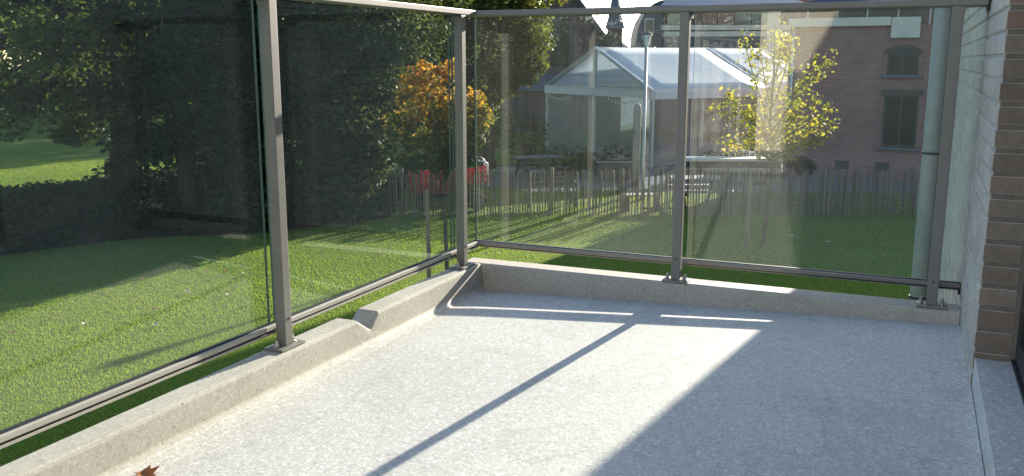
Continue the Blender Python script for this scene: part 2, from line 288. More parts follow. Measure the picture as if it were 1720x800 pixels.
# ------------------------------------------------------------------ mesh helpers
class MB:
    """collects shapes; build() links them as ONE mesh object"""
    def __init__(s): s.v = []; s.f = []; s.mi = []; s.cur = 0
    def add(s, vs, fs):
        n = len(s.v); s.v += [tuple(p) for p in vs]
        for q in fs: s.f.append(tuple(n + i for i in q)); s.mi.append(s.cur)
        return s
    def box(s, x0, x1, y0, y1, z0, z1):
        return s.add([(x0,y0,z0),(x1,y0,z0),(x1,y1,z0),(x0,y1,z0),(x0,y0,z1),(x1,y0,z1),(x1,y1,z1),(x0,y1,z1)],
                     [(0,3,2,1),(4,5,6,7),(0,1,5,4),(1,2,6,5),(2,3,7,6),(3,0,4,7)])
    def beam(s, a, b, w, h, up=(0, 0, 1)):
        a = Vector(a); b = Vector(b); d = (b - a).normalized(); r = d.cross(Vector(up))
        r = r.normalized() if r.length > 1e-4 else Vector((1, 0, 0)); u = r.cross(d)
        c = [(-w/2, -h/2), (w/2, -h/2), (w/2, h/2), (-w/2, h/2)]
        vs = [a + r*x + u*y for x, y in c] + [b + r*x + u*y for x, y in c]
        return s.add(vs, [(3,2,1,0),(4,5,6,7),(0,1,5,4),(1,2,6,5),(2,3,7,6),(3,0,4,7)])
    def tube(s, path, radii, n=8, cap=True):
        path = [Vector(p) for p in path]
        if not hasattr(radii, '__len__'): radii = [radii] * len(path)
        vs = []; fs = []
        for i, p in enumerate(path):
            d = (path[min(i+1, len(path)-1)] - path[max(i-1, 0)]).normalized()
            r = d.cross(Vector((0.13, 0.07, 1)) if abs(d.z) < 0.95 else Vector((1, 0.1, 0))).normalized(); u = r.cross(d)
            for k in range(n):
                t = 2*math.pi*k/n; vs.append(p + (r*math.cos(t) + u*math.sin(t))*radii[i])
        for i in range(len(path)-1):
            for k in range(n):
                a = i*n + k; b = i*n + (k+1) % n; fs.append((a, b, b+n, a+n))
        if cap:
            fs.append(tuple(range(n))[::-1]); fs.append(tuple(range((len(path)-1)*n, len(path)*n)))
        return s.add(vs, fs)
    def prism(s, poly, off):
        """extrude polygon (list of points) by vector off"""
        off = Vector(off); p = [Vector(q) for q in poly]; n = len(p)
        fs = [tuple(range(n))[::-1], tuple(range(n, 2*n))] + [(i, (i+1) % n, (i+1) % n + n, i + n) for i in range(n)]
        return s.add(p + [q + off for q in p], fs)
    def build(s, name, mats, parent=None, M4=None, smooth=False, bevel=0, fix=False):
        me = bpy.data.meshes.new(name); me.from_pydata(s.v, [], s.f)
        for m in (mats if isinstance(mats, (list, tuple)) else [mats]): me.materials.append(m)
        if any(s.mi): me.polygons.foreach_set('material_index', s.mi)
        if fix:
            bm = bmesh.new(); bm.from_mesh(me); bmesh.ops.recalc_face_normals(bm, faces=bm.faces); bm.to_mesh(me); bm.free()
        if smooth: me.polygons.foreach_set('use_smooth', [True] * len(me.polygons))
        me.update()
        o = bpy.data.objects.new(name, me); col.objects.link(o)
        if parent: o.parent = parent
        if M4 is not None: o.matrix_basis = M4
        if bevel:
            b = o.modifiers.new('bevel', 'BEVEL'); b.width = bevel; b.segments = 2; b.limit_method = 'ANGLE'
        return o
def tag(o, label=None, cat=None, group=None, kind=None):
    for k, v in (('label', label), ('category', cat), ('group', group), ('kind', kind)):
        if v: o[k] = v
    return o
def thing(name, label, cat, loc=(0, 0, 0), rz=0, group=None, M4=None):
    o = bpy.data.objects.new(name, None); col.objects.link(o); o.empty_display_size = 0.2
    if M4 is not None: o.matrix_basis = M4
    else: o.location = loc; o.rotation_euler = (0, 0, rz)
    return tag(o, label, cat, group)
def fastmesh(name, V, nper, mat, parent=None):
    """V: (n, nper, 3) array of polygons"""
    n = V.shape[0]; me = bpy.data.meshes.new(name)
    me.vertices.add(n*nper); me.vertices.foreach_set('co', V.reshape(-1).astype(np.float32))
    me.loops.add(n*nper); me.loops.foreach_set('vertex_index', np.arange(n*nper, dtype=np.int32))
    me.polygons.add(n); me.polygons.foreach_set('loop_start', np.arange(0, n*nper, nper, dtype=np.int32))
    me.materials.append(mat); me.update(calc_edges=True); me.validate()
    o = bpy.data.objects.new(name, me); col.objects.link(o)
    if parent: o.parent = parent
    return o
LEAF = {'diamond': np.array([(-.5, 0, 0), (0, -.3, 0), (.5, 0, 0), (0, .3, 0)]),
        'oval': np.array([(-.5, 0, 0), (-.15, -.26, .03), (.25, -.2, .03), (.5, 0, -.05), (.25, .2, .03), (-.15, .26, .03)]),
        'maple': np.array([(-.45, 0, 0), (-.2, -.18, 0), (-.12, -.5, -.05), (.12, -.2, 0), (.5, 0, -.08), (.12, .2, 0), (-.12, .5, -.05), (-.2, .18, 0)])}
def leaf_polys(P, size, shape='diamond', updir=0.6):
    n = len(P); nr = rng.normal(size=(n, 3)); nr[:, 2] = np.abs(nr[:, 2]) + updir; nr /= np.linalg.norm(nr, axis=1)[:, None]
    t = rng.normal(size=(n, 3)); t -= nr * (t * nr).sum(1)[:, None]; t /= np.linalg.norm(t, axis=1)[:, None]
    b = np.cross(nr, t); L = LEAF[shape]; s = (size * rng.uniform(0.6, 1.3, n))[:, None, None]
    return P[:, None, :] + s * (L[None, :, 0:1] * t[:, None, :] + L[None, :, 1:2] * b[:, None, :] + L[None, :, 2:3] * nr[:, None, :])
def blob(c, r, n, shell=0.5):
    d = rng.normal(size=(n, 3)); d /= np.linalg.norm(d, axis=1)[:, None]
    k = rng.uniform(0, 1, n) ** (1/3.0); k = k * (1 - shell) + shell * (0.75 + 0.25 * k)
    return np.array(c) + d * k[:, None] * np.array(r)
def tree(name, label, base, trunk_r, trunk_top, crowns, leaf, per, mat, barkm, group=None, shape='diamond', limbs=14, updir=0.6, cat='tree', gauss=None):
    """crowns: list of (centre, radii, clumps, clump radius); world coordinates"""
    base = Vector(base); t = thing(name, label, cat, base, 0, group)
    mb = MB(); top = Vector(trunk_top) - base; m1 = top * 0.5 + Vector((random.uniform(-.2, .2), 0, 0)) * trunk_r
    mb.tube([(0, 0, -0.1), (0, 0, top.z * 0.05), m1, top], [trunk_r * 1.5, trunk_r * 1.05, trunk_r * 0.85, trunk_r * 0.5], 10)
    Ps = []
    for c, r, k, cr in crowns:
        C = blob(np.array(c) - np.array(base), r, k, 0.55)
        for i, q in enumerate(C):
            rr = cr * random.uniform(0.6, 1.35)
            Ps.append(blob(q, (rr, rr, rr * 0.7), int(per * random.uniform(0.6, 1.4)), 0.35))
            if i < limbs:
                s0 = m1.lerp(top, random.uniform(0.1, 1.0)); e = Vector(q); mid = s0.lerp(e, 0.5) + Vector((0, 0, 0.15 * (e - s0).length))
                mb.tube([s0, mid, e], [trunk_r * 0.32, trunk_r * 0.2, trunk_r * 0.06], 6)
    mb.build('trunk', barkm, t, smooth=True)
    P = np.concatenate(Ps); P = P[P[:, 2] > 0.02]
    o = fastmesh('crown', leaf_polys(P, np.full(len(P), leaf), shape, updir), len(LEAF[shape]), mat, t); o['kind'] = 'stuff'
    return t

# ------------------------------------------------------------------ ground
def sheet(name, pts, z, mat, thick=0.0):
    m = MB(); m.add([(p[0], p[1], z) for p in pts], [tuple(range(len(pts)))])
    return tag(m.build(name, mat), kind='structure')
g = MB(); S = 420
n = 60; xs = np.linspace(-S, S, n)
sheet('lawn_ground', [(-S, -S), (S, -S), (S, S), (-S, S)], 0.0, M['lawn'])
g1 = [ground(815, 314), ground(1130, 322), ground(1330, 322), ground(1640, 326), ground(1760, 262), ground(1290, 256), ground(1130, 262), ground(1090, 284), ground(900, 288), ground(800, 292)]
sheet('terrace_paving', g1, 0.004, M['paving'])
sheet('garden_path', [ground(640, 292), ground(905, 288), ground(900, 280), ground(640, 283)], 0.008, M['path'])
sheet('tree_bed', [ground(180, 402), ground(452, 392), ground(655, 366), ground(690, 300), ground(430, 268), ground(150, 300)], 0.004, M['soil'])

# ------------------------------------------------------------------ balcony
def bal(name, mb, mat, **kw):
    return mb.build(name, mat, None, BAL_M, **kw)
WX = 2.026                          # wall plane
fz = lambda x: 0.035 + 0.0355 * x                       # fall towards the left gutter
def floor_z(x, y):
    q = min(1.0, max(0.0, (-0.15 - y) / 0.26)); return fz(x) - 0.018 * (1 - q) ** 2 - 0.004 * math.exp(-max(0, x - 0.1) / 0.08)
fl = MB(); gx = list(np.linspace(0.10, WX + 0.004, 16)); gy = [-6.6, -5, -4, -3, -2.4, -1.9, -1.5, -1.1, -0.8, -0.6, -0.5, -0.41, -0.36, -0.31, -0.26, -0.21, -0.13]
nx, ny = len(gx), len(gy)
fl.add([(x, y, floor_z(x, y)) for y in gy for x in gx] + [(gx[0], gy[0], -0.25), (gx[-1], gy[0], -0.25), (gx[-1], gy[-1], -0.25), (gx[0], gy[-1], -0.25)],
       [(j*nx+i, j*nx+i+1, (j+1)*nx+i+1, (j+1)*nx+i) for j in range(ny-1) for i in range(nx-1)] + [(nx*ny+3, nx*ny+2, nx*ny+1, nx*ny)])
tag(bal('balcony_floor', fl, M['floor']), kind='structure')
# left kerb, swept along y, with the V-shaped drain notch
def kerb_section(y, drop=0.0, cove=0.05):
    z = 0.14 - drop; xi = 0.094 + drop * 0.12
    f = floor_z(0.1 + cove, y)
    pr = [(0.003, -0.25), (0.003, z - 0.006), (0.009, z), (xi - 0.010, z), (xi - 0.003, z - 0.003), (xi, z - 0.010), (0.104, 0.062)]
    for k in range(1, 6):
        a = k / 5; pr.append((0.104 + cove * (1 - math.cos(a * math.pi / 2)), 0.062 - (0.062 - f - 0.002) * math.sin(a * math.pi / 2)))
    pr.append((0.104 + cove + 0.02, floor_z(0.124 + cove, y) - 0.004)); pr.append((0.11, -0.25))
    return [(x, y, zz) for x, zz in pr]
secs = []
for y, d in [(-6.6, 0), (-5.5, 0), (-4.5, 0), (-3.5, 0), (-3.0, 0), (-2.5, 0), (-2.0, 0), (-1.6, 0), (-1.135, 0), (-1.068, 0.046), (-1.060, 0.047), (-1.000, 0), (-0.8, 0), (-0.5, 0), (-0.1455, 0)]:
    secs.append(kerb_section(y, d, 0.012 + 0.028 * min(3.0, -y)))
k = MB(); ns = len(secs[0])
for i, s in enumerate(secs):
    k.v += s
for i in range(len(secs) - 1):
    for j in range(ns):
        a = i*ns + j; b = i*ns + (j+1) % ns; k.f.append((a, b, b+ns, a+ns)); k.mi.append(1 if 8 <= j <= 11 else 0)
k.f += [tuple(range(ns))[::-1], tuple(range((len(secs)-1)*ns, len(secs)*ns))]; k.mi += [0, 0]
tag(bal('balcony_kerb', k, [M['kerb'], M['floor']], fix=True), kind='structure')
k = MB(); pr = [(-0.037, -0.25), (-0.037, 0.134), (-0.043, 0.14), (-0.133, 0.14), (-0.141, 0.137), (-0.145, 0.130), (-0.151, 0.0), (-0.151, -0.25)]
k.prism([(0.003, y, z) for y, z in pr], (WX - 0.005, 0, 0))
tag(bal('balcony_kerb', k, M['kerb'], fix=True), kind='structure')
k = MB(); k.box(WX + 0.006, WX + 0.9, -6.6, -0.872, -0.25, 0.19)
tag(bal('door_threshold', k, M['floor'], bevel=0.002), kind='structure')

# railing
rail = thing('glass_balustrade', 'glass balustrade with grey aluminium posts and rails round the balcony edge', 'balustrade', M4=BAL_M)
PW = 0.037
def post(x0, y0, along):
    """x0, y0: corner nearest the room (min y, max x for the left run; centre x for the far run)"""
    if along == 'y': xa, xb, ya, yb = x0 - PW, x0, y0, y0 + PW
    else: xa, xb, ya, yb = x0 - PW/2, x0 + PW/2, y0, y0 + PW
    m = MB(); m.box(xa, xb, ya, yb, 0.148, 1.219)
    p = m.build('post', M['alu'], rail, bevel=0.003)
    cx, cy = (xa+xb)/2, (ya+yb)/2
    lx, ly = (0.036, 0.058) if along == 'y' else (0.052, 0.038)
    m = MB(); m.box(cx - lx, cx + lx, cy - ly, cy + ly, 0.1405, 0.149)
    m.build('base_plate', M['alu'], p, bevel=0.002)
    for s in (-1, 1):
        bx, by = (cx, cy + s*0.040) if along == 'y' else (cx + s*0.036, cy)
        m = MB(); m.tube([(bx, by, 0.1485), (bx, by, 0.1515)], 0.013, 12)
        m.tube([(bx, by, 0.1512), (bx, by, 0.162)], 0.009, 6); m.tube([(bx, by, 0.161), (bx, by, 0.172)], 0.005, 8)
        m.build('bolt', M['steel'], p)
    # clamp arms from the post to the rails
    for z in (0.193, 1.205):
        m = MB()
        if along == 'y': m.box(0.0125, xa + 0.002, cy - 0.010, cy + 0.010, z - 0.008, z + 0.008)
        else: m.box(cx - 0.010, cx + 0.010, yb - 0.002, -0.0125, z - 0.008, z + 0.008)
        m.build('clamp', M['alu'], p)
    m = MB()
    if along == 'y': m.tube([(xb - 0.001, cy, 0.235), (xb + 0.002, cy, 0.235)], 0.004, 8)
    else: m.tube([(cx, ya + 0.001, 0.235), (cx, ya - 0.002, 0.235)], 0.004, 8)
    m.build('screw', M['gasket'], p)
for y in (-0.256, -1.494, -2.734, -3.974, -5.214, -6.4): post(0.064, y, 'y')
post(0.970, -0.128, 'x'); post(1.928, -0.128, 'x')
m = MB(); m.box(-0.013, 0.066, -6.45, -0.127, 1.22, 1.243); m.build('top_rail', M['alu'], rail, bevel=0.003)
m = MB(); m.box(-0.013, WX - 0.003, -0.125, 0.013, 1.2195, 1.2425); m.build('top_rail', M['alu'], rail, bevel=0.003)
m = MB(); m.box(WX - 0.008, WX - 0.001, -0.128, 0.016, 1.205, 1.246); m.build('end_cap', M['gasket'], rail)
def bottom(axis, a, b):
    def bx(h0, h1, z0, z1):
        m = MB()
        if axis == 'y': m.box(h0, h1, a, b, z0, z1)
        else: m.box(a, b, h0, h1, z0, z1)
        return m
    lo, hi = (-0.012, 0.018) if axis == 'y' else (-0.022, 0.012)
    r = bx(lo, hi, 0.1965, 0.2125).build('bottom_rail', M['rail'] if axis == 'y' else M['alu'], rail, bevel=0.0025)
    bx(-0.008, 0.014 if axis == 'y' else 0.008, 0.190, 0.1965).build('groove', M['gasket'], r)
    bx(-0.008, 0.018 if axis == 'y' else 0.008, 0.184 if axis == 'y' else 0.186, 0.190).build('lower_lip', M['rail'] if axis == 'y' else M['alu'], r)
    bx(-0.0075, 0.0075, 0.2125, 0.2155).build('glazing_seal', M['gasket'], r)
bottom('y', -6.45, -0.026); bottom('x', -0.014, WX - 0.003)
m = MB(); m.box(WX - 0.009, WX - 0.001, -0.018, 0.018, 0.172, 0.214); m.build('end_cap', M['gasket'], rail)
def pane(x0, x1, y0, y1, z0=0.2, z1=1.2185, em='edge'):
    m = MB()
    if x1 - x0 < y1 - y0:
        m.add([(x0,y0,z0),(x0,y1,z0),(x0,y1,z1),(x0,y0,z1),(x1,y0,z0),(x1,y1,z0),(x1,y1,z1),(x1,y0,z1)], [(0,3,2,1),(4,5,6,7)])
        m.cur = 1; m.add([(x0,y0,z0),(x1,y0,z0),(x1,y0,z1),(x0,y0,z1),(x0,y1,z0),(x1,y1,z0),(x1,y1,z1),(x0,y1,z1)], [(0,1,2,3),(7,6,5,4)])
    else:
        m.add([(x0,y0,z0),(x1,y0,z0),(x1,y0,z1),(x0,y0,z1),(x0,y1,z0),(x1,y1,z0),(x1,y1,z1),(x0,y1,z1)], [(0,1,2,3),(7,6,5,4)])
        m.cur = 1; m.add([(x0,y0,z0),(x0,y1,z0),(x0,y1,z1),(x0,y0,z1),(x1,y0,z0),(x1,y1,z0),(x1,y1,z1),(x1,y0,z1)], [(0,3,2,1),(4,5,6,7)])
    return m.build('glass_pane', [M['glass'], M[em]], rail)
G = 0.0045
for ya, yb in ((-0.224, -0.006), (-1.462, -0.252), (-2.702, -1.490), (-3.942, -2.73), (-5.182, -3.97), (-6.40, -5.21)): pane(-G, G, ya, yb)
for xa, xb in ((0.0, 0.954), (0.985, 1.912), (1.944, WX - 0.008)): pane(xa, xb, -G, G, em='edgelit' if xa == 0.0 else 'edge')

# own building: brick side wall with jamb, door, downpipe
house = thing('apartment_building', 'tan brick wall of the apartment block along the right side of the balcony', 'building', M4=BAL_M)
YE = 3.2; TOP = 3.6; GZ = -FLOOR_Z
m = MB()
m.box(WX + 0.004, WX + 0.36, -0.866, YE - 0.004, GZ, TOP)             # mortar core beyond the door
m.build('mortar_core', M['mortar'], house)
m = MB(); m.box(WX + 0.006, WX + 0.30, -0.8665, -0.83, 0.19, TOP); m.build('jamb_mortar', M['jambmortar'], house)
m = MB(); m.box(WX + 0.36, WX + 7.0, -6.6, YE - 0.01, GZ, TOP); m.box(WX + 0.14, WX + 0.36, -6.6, -3.35, GZ, TOP); m.box(WX + 0.14, WX + 0.36, -3.35, -0.866, 2.35, TOP)
m.build('inner_wall', M['tanbrick'], house)
def brick_mesh(lx, ly, lz, nm):
    b = MB(); e = 0.004
    # box with chamfered outer (negative x / negative y) edges
    b.box(-lx/2, lx/2, -ly/2, ly/2, -lz/2, lz/2)
    me_o = b.build(nm, M['brick']); bm = bmesh.new(); bm.from_mesh(me_o.data)
    bmesh.ops.bevel(bm, geom=list(bm.edges), offset=e, segments=1, affect='EDGES'); bm.to_mesh(me_o.data); bm.free()
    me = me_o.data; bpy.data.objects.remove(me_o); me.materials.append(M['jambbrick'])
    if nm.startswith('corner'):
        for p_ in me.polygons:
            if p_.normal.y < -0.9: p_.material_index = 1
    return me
me_cs = brick_mesh(0.10, 0.210, 0.054, 'corner_stretcher'); me_ch = brick_mesh(0.10, 0.100, 0.054, 'corner_header')
me_str = brick_mesh(0.10, 0.210, 0.054, 'stretcher_brick'); me_head = brick_mesh(0.10, 0.100, 0.054, 'header_brick')
CH = 0.064
rest = []; singles = 0
z = GZ + 0.03; row = 0; z_first = 0.085
nrow_down = int((z_first - GZ) / CH)
for r in range(-nrow_down, int((TOP - z_first) / CH)):
    zc = z_first + r * CH + CH/2
    y = -0.868; first_half = (r % 2 == 0)
    while y < YE - 0.02:
        L = 0.100 if (first_half and y < -0.85) else 0.210
        L = min(L, YE - y)
        if L < 0.05: break
        yc = y + L/2
        if r >= 0 and zc < 1.62 and yc < 1.95 and L in (0.1, 0.21) and singles < 300:
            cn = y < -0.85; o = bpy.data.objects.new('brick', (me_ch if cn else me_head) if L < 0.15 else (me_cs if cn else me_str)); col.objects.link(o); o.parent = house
            o.location = (WX + 0.05 - random.uniform(0.0, 0.003), yc, zc); o.rotation_euler = (0, 0, random.uniform(-.006, .006)); singles += 1
        else: rest.append((yc, L, zc))
        y += L + 0.010
mr = MB()
for yc, L, zc in rest:
    d = random.uniform(0, 0.003); mr.box(WX - d, WX + 0.05, yc - L/2, yc + L/2, zc - 0.027, zc + 0.027)
tag(mr.build('brickwork', M['brick'], house), kind='stuff')
# door frame, glass leaf, sill
DX = WX + 0.108
m = MB()
for (ya, yb, za, zb) in ((-0.935, -0.870, 0.20, 2.345), (-3.345, -3.28, 0.20, 2.345), (-2.13, -2.05, 0.265, 2.28), (-3.28, -0.935, 2.28, 2.345), (-3.28, -0.935, 0.20, 0.265)):
    m.box(DX, DX + 0.07, ya, yb, za, zb)
m.build('door_frame', M['dark'], house, bevel=0.003)
for ya, yb in ((-2.045, -0.94), (-3.275, -2.135)):
    m = MB(); m.box(DX + 0.025, DX + 0.05, ya, yb, 0.27, 2.275); m.build('door_pane', M['doorglass'], house)
m = MB(); m.box(DX - 0.010, DX + 0.07, -3.34, -0.872, 0.1905, 0.199); m.build('door_sill', M['dark'], house, bevel=0.002)
m = MB(); m.box(DX - 0.002, DX + 0.2, -3.345, -0.868, GZ, -0.26); m.build('lower_wall', M['tanbrick'], house)
# downpipe at the far end of the wall
m = MB(); px_, py_ = WX - 0.092, YE - 0.07
m.tube([(px_, py_, GZ), (px_, py_, TOP)], 0.058, 16); dp = m.build('downpipe', M['zinc'], house, smooth=True)
for zz in (-0.62, 1.42, 0.4, 2.5):
    m = MB(); m.tube([(px_, py_, zz), (px_, py_, zz + 0.018)], 0.062, 16); m.box(px_ + 0.05, WX + 0.0, py_ - 0.012, py_ + 0.012, zz + 0.003, zz + 0.015); m.build('pipe_bracket', M['dark'], dp)
m = MB(); m.box(WX - 0.03, WX + 0.003, YE + 0.002, YE + 0.03, GZ, TOP); m.build('corner_trim', M['whitetube'], house)
# end wall of the balcony, behind the viewer
ew = thing('balcony_end_wall', 'cream rendered end wall closing the balcony', 'wall', M4=BAL_M)
m = MB(); m.box(0.20, WX + 0.14, -6.95, -6.605, GZ, 5.2); m.build('wall_body', M['render'], ew)
m = MB(); m.box(0.15, WX + 0.14, -7.0, -6.56, 5.202, 5.26); m.build('coping', M['cream'], ew)

# dry leaf on the balcony floor
def leaf_object(name, loc, size, mat, label, group=None, cat='leaf', curl=0.25, seed=0):
    rr = random.Random(seed); mb = MB(); pts = []
    prof = [(-.5, .0), (-.3, .22), (-.12, .16), (-.05, .48), (.12, .2), (.28, .3), (.5, 0)]
    for x, y in prof: pts.append((x, y))
    for i in range(len(prof) - 1):
        x0, y0 = prof[i]; x1, y1 = prof[i+1]
        f = lambda x, y: (x*size, y*size, size*(curl*abs(y)*1.6 + 0.22*curl*math.sin(7*x) + 0.12*x*x))
        mb.add([f(x0, 0), f(x1, 0), f(x1, y1), f(x0, y0)], [(0, 1, 2, 3)]); mb.add([f(x0, 0), f(x1, 0), f(x1, -y1), f(x0, -y0)], [(3, 2, 1, 0)])
    mb.tube([(-.5*size, 0, 0), (-.8*size, .05*size, .05*size)], size*0.02, 5)
    o = mb.build(name, mat); o.location = loc; o.rotation_euler = (rr.uniform(-.3, .3), rr.uniform(-.3, .3), rr.uniform(0, 6.28))
    s = o.modifiers.new('thickness', 'SOLIDIFY'); s.thickness = size*0.02
    return tag(o, label, cat, group)
P = BAL_M @ Vector((0.187, -2.195, 0.046))
leaf_object('dry_leaf', P, 0.07, M['deadleaf'], 'curled reddish brown dry leaf on the balcony floor by the left kerb', None, seed=3)

# ------------------------------------------------------------------ picket fence
fa = ground(655, 362); fb = ground(1552, 360)
fence = thing('picket_fence', 'rustic split chestnut paling fence running across the lawn', 'fence', fa, math.atan2((fb-fa).y, (fb-fa).x))
LEN = (fb - fa).length
def pick_mesh(h, seed):
    rr = random.Random(seed); mb = MB(); n = 6; w = rr.uniform(0.018, 0.029); path = []; rad = []
    for i in range(5):
        t = i/4; path.append((rr.uniform(-.006, .006), rr.uniform(-.006, .006), t*h)); rad.append(w * rr.uniform(0.85, 1.15))
    path.append((rr.uniform(-.01, .01), 0, h + 0.05)); rad.append(0.004)
    mb.tube(path, rad, n); o = mb.build('paling', M['paling']); me = o.data; bpy.data.objects.remove(o); return me
pm = [pick_mesh(random.uniform(1.08, 1.20), i) for i in range(9)]
x = 0.03
while x < LEN:
    o = bpy.data.objects.new('paling', random.choice(pm)); col.objects.link(o); o.parent = fence
    o.location = (x, random.uniform(-.012, .012), -0.01); o.rotation_euler = (random.uniform(-.03, .03), random.uniform(-.045, .045), random.uniform(0, 6)); o.scale = (1, 1, random.uniform(0.94, 1.04))
    x += random.uniform(0.062, 0.088)
for t in (0.022, 0.30, 0.432, 0.62, 0.81, 0.985):
    m = MB(); m.tube([(t*LEN, 0.05, -.05), (t*LEN + random.uniform(-.02, .02), 0.05, 1.18 if t > 0.1 else 1.28), (t*LEN, 0.05, 1.21 if t > 0.1 else 1.31)], [0.06, 0.055, 0.035], 10); m.build('fence_post', M['stake'], fence, smooth=True)
for zz in (0.30, 0.88):
    m = MB(); m.tube([(i*LEN/40, 0.024 + 0.008*(-1)**i, zz + 0.01*math.sin(i*1.7)) for i in range(41)], 0.004, 5); m.build('wire', M['steel'], fence)

# ------------------------------------------------------------------ marquee
tA = at(1095, 152, 33.0); tB = at(918, 140, 39.3); EV = 2.80
wd = Vector((tB.x - tA.x, tB.y - tA.y, 0)); TW = wd.length; ang = math.atan2(wd.y, wd.x) - math.pi/2   # local +y runs A->B, local +x along the long side
tent = thing('marquee_tent', 'white peaked marquee with clear walls beside the chapel', 'tent', (tA.x, tA.y, 0), ang)
RZ = 4.36; BX = [0.0, 5.7, 8.8]; NB = 2; TL = BX[-1]
for s in range(NB):
    m = MB(); x0, x1 = BX[s] + (0.02 if s else -0.06), BX[s+1] - 0.02
    for side in (0, 1):
        ya, yb = (-0.05, TW/2) if side == 0 else (TW + 0.05, TW/2)
        nn = 6; vs = []
        for i in range(nn+1):
            for j in range(nn+1):
                u, w = i/nn, j/nn; sag = -0.05*math.sin(math.pi*u)*math.sin(math.pi*w)
                vs.append((x0 + (x1-x0)*u, ya + (yb-ya)*w, EV + (RZ-EV)*w + sag + 0.03))
        m.add(vs, [(i*(nn+1)+j, (i+1)*(nn+1)+j, (i+1)*(nn+1)+j+1, i*(nn+1)+j+1) for i in range(nn) for j in range(nn)])
    o = m.build('roof_panel', M['canvas'], tent, smooth=True); sd = o.modifiers.new('thickness', 'SOLIDIFY'); sd.thickness = 0.012
    for side in (-0.058, TW + 0.046):
        m = MB(); m.box(x0, x1, side, side + 0.012, EV - 0.30, EV + 0.03); m.build('valance', M['canvas'], tent)
m = MB(); m.box(-0.075, -0.063, 0.0, TW, EV - 0.28, EV - 0.03); m.build('valance', M['canvas'], tent)
for i in range(NB+1):
    xx = BX[i]; xx += 0.05 if i == 0 else (-0.05 if i == NB else 0)
    for a, b in (((xx, 0, EV), (xx, TW/2, RZ)), ((xx, TW/2, RZ), (xx, TW, EV))):
        m = MB(); m.beam(a, b, 0.10, 0.12); m.build('rafter', M['tentframe'], tent)
    for yy in (0, TW):
        m = MB(); m.box(xx-0.05, xx+0.05, yy-0.06, yy+0.06, 0, EV); m.build('leg', M['tentframe'], tent)
m = MB(); m.beam((0, 0.06, EV-0.01), (0, TW-0.06, EV-0.01), 0.08, 0.10); m.build('tie_beam', M['tentframe'], tent)
m = MB(); m.beam((0, TW/2, 0), (0, TW/2, RZ-0.08), 0.16, 0.10, (1, 0, 0)); m.build('gable_post', M['tentframe'], tent)
m = MB(); m.beam((0, TW*0.25, EV + 0.5), (0, TW*0.75, EV + 0.5), 0.04, 0.05); m.build('collar_beam', M['tentframe'], tent)
for ya, yb, yp in ((0.07, TW/2-0.09, TW/2-0.09), (TW/2+0.09, TW-0.07, TW/2+0.09)):
    yo = ya if yp == yb else yb
    m = MB(); m.prism([(-0.02, yo, EV+0.06), (-0.02, yp, EV+0.06), (-0.02, yp, RZ-0.14), (-0.02, yo, EV+0.09)], (0.008, 0, 0)); m.build('gable_pane', M['pvc'], tent)
    m = MB(); m.box(-0.02, -0.012, ya, yb, 0.05, EV-0.06); m.build('clear_wall', M['pvc'], tent)
for s in range(NB):
    for q in range(3):
        bl = (BX[s+1]-BX[s])/3; xa = BX[s] + q*bl + 0.06; xb = BX[s] + (q+1)*bl - 0.06
        m = MB(); m.box(xa, xb, 0.0, 0.008, 0.05, EV-0.06); m.build('clear_wall', M['pvc'], tent)
        m = MB(); m.box(xb + 0.005, xb + 0.055, -0.02, 0.03, 0.0, EV-0.02); m.build('wall_stanchion', M['tentframe'], tent)
m = MB(); m.box(0.1, TL-0.1, TW-0.01, TW, 0.05, EV-0.06); m.build('back_wall', M['pvc'], tent)
m = MB(); m.box(0.05, TL-0.05, 0.05, TW-0.05, 0.006, 0.05); m.build('tent_floor', M['paving'], tent)
for k_, (ya, yb) in enumerate(((0.5, 2.7), (5.0, 7.0))):
    lg = thing('string_lights', ['sagging string of pale bulbs at the right of the tent gable', 'sagging string of pale bulbs at the left of the tent gable'][k_], 'string lights', tent.location, ang)
    pth = [(-0.12, ya + (yb-ya)*i/10, EV - 0.30 - 0.16*math.sin(math.pi*i/10)) for i in range(11)]
    m = MB(); m.tube(pth, 0.006, 5); m.build('cable', M['gasket'], lg)
    for p in pth[1:-1]:
        m = MB(); m.tube([(p[0], p[1], p[2]), (p[0], p[1], p[2]-0.03), (p[0], p[1], p[2]-0.06), (p[0], p[1], p[2]-0.08)], [0.012, 0.03, 0.03, 0.01], 8); m.build('bulb', M['bulb'], lg, smooth=True)

# ------------------------------------------------------------------ chapel
cP = at(868, 101, 52.0)                              # left corner of the gable wall
cdir = -0.30                                          # the gable looks slightly to the left of the viewer
chap = thing('brick_chapel', 'old brown brick chapel with steep slate roof and pointed window behind the tent', 'chapel', (cP.x, cP.y, 0), -0.30)
CW, CE, CR, CL = 5.3, 4.75, 8.2, 22.0
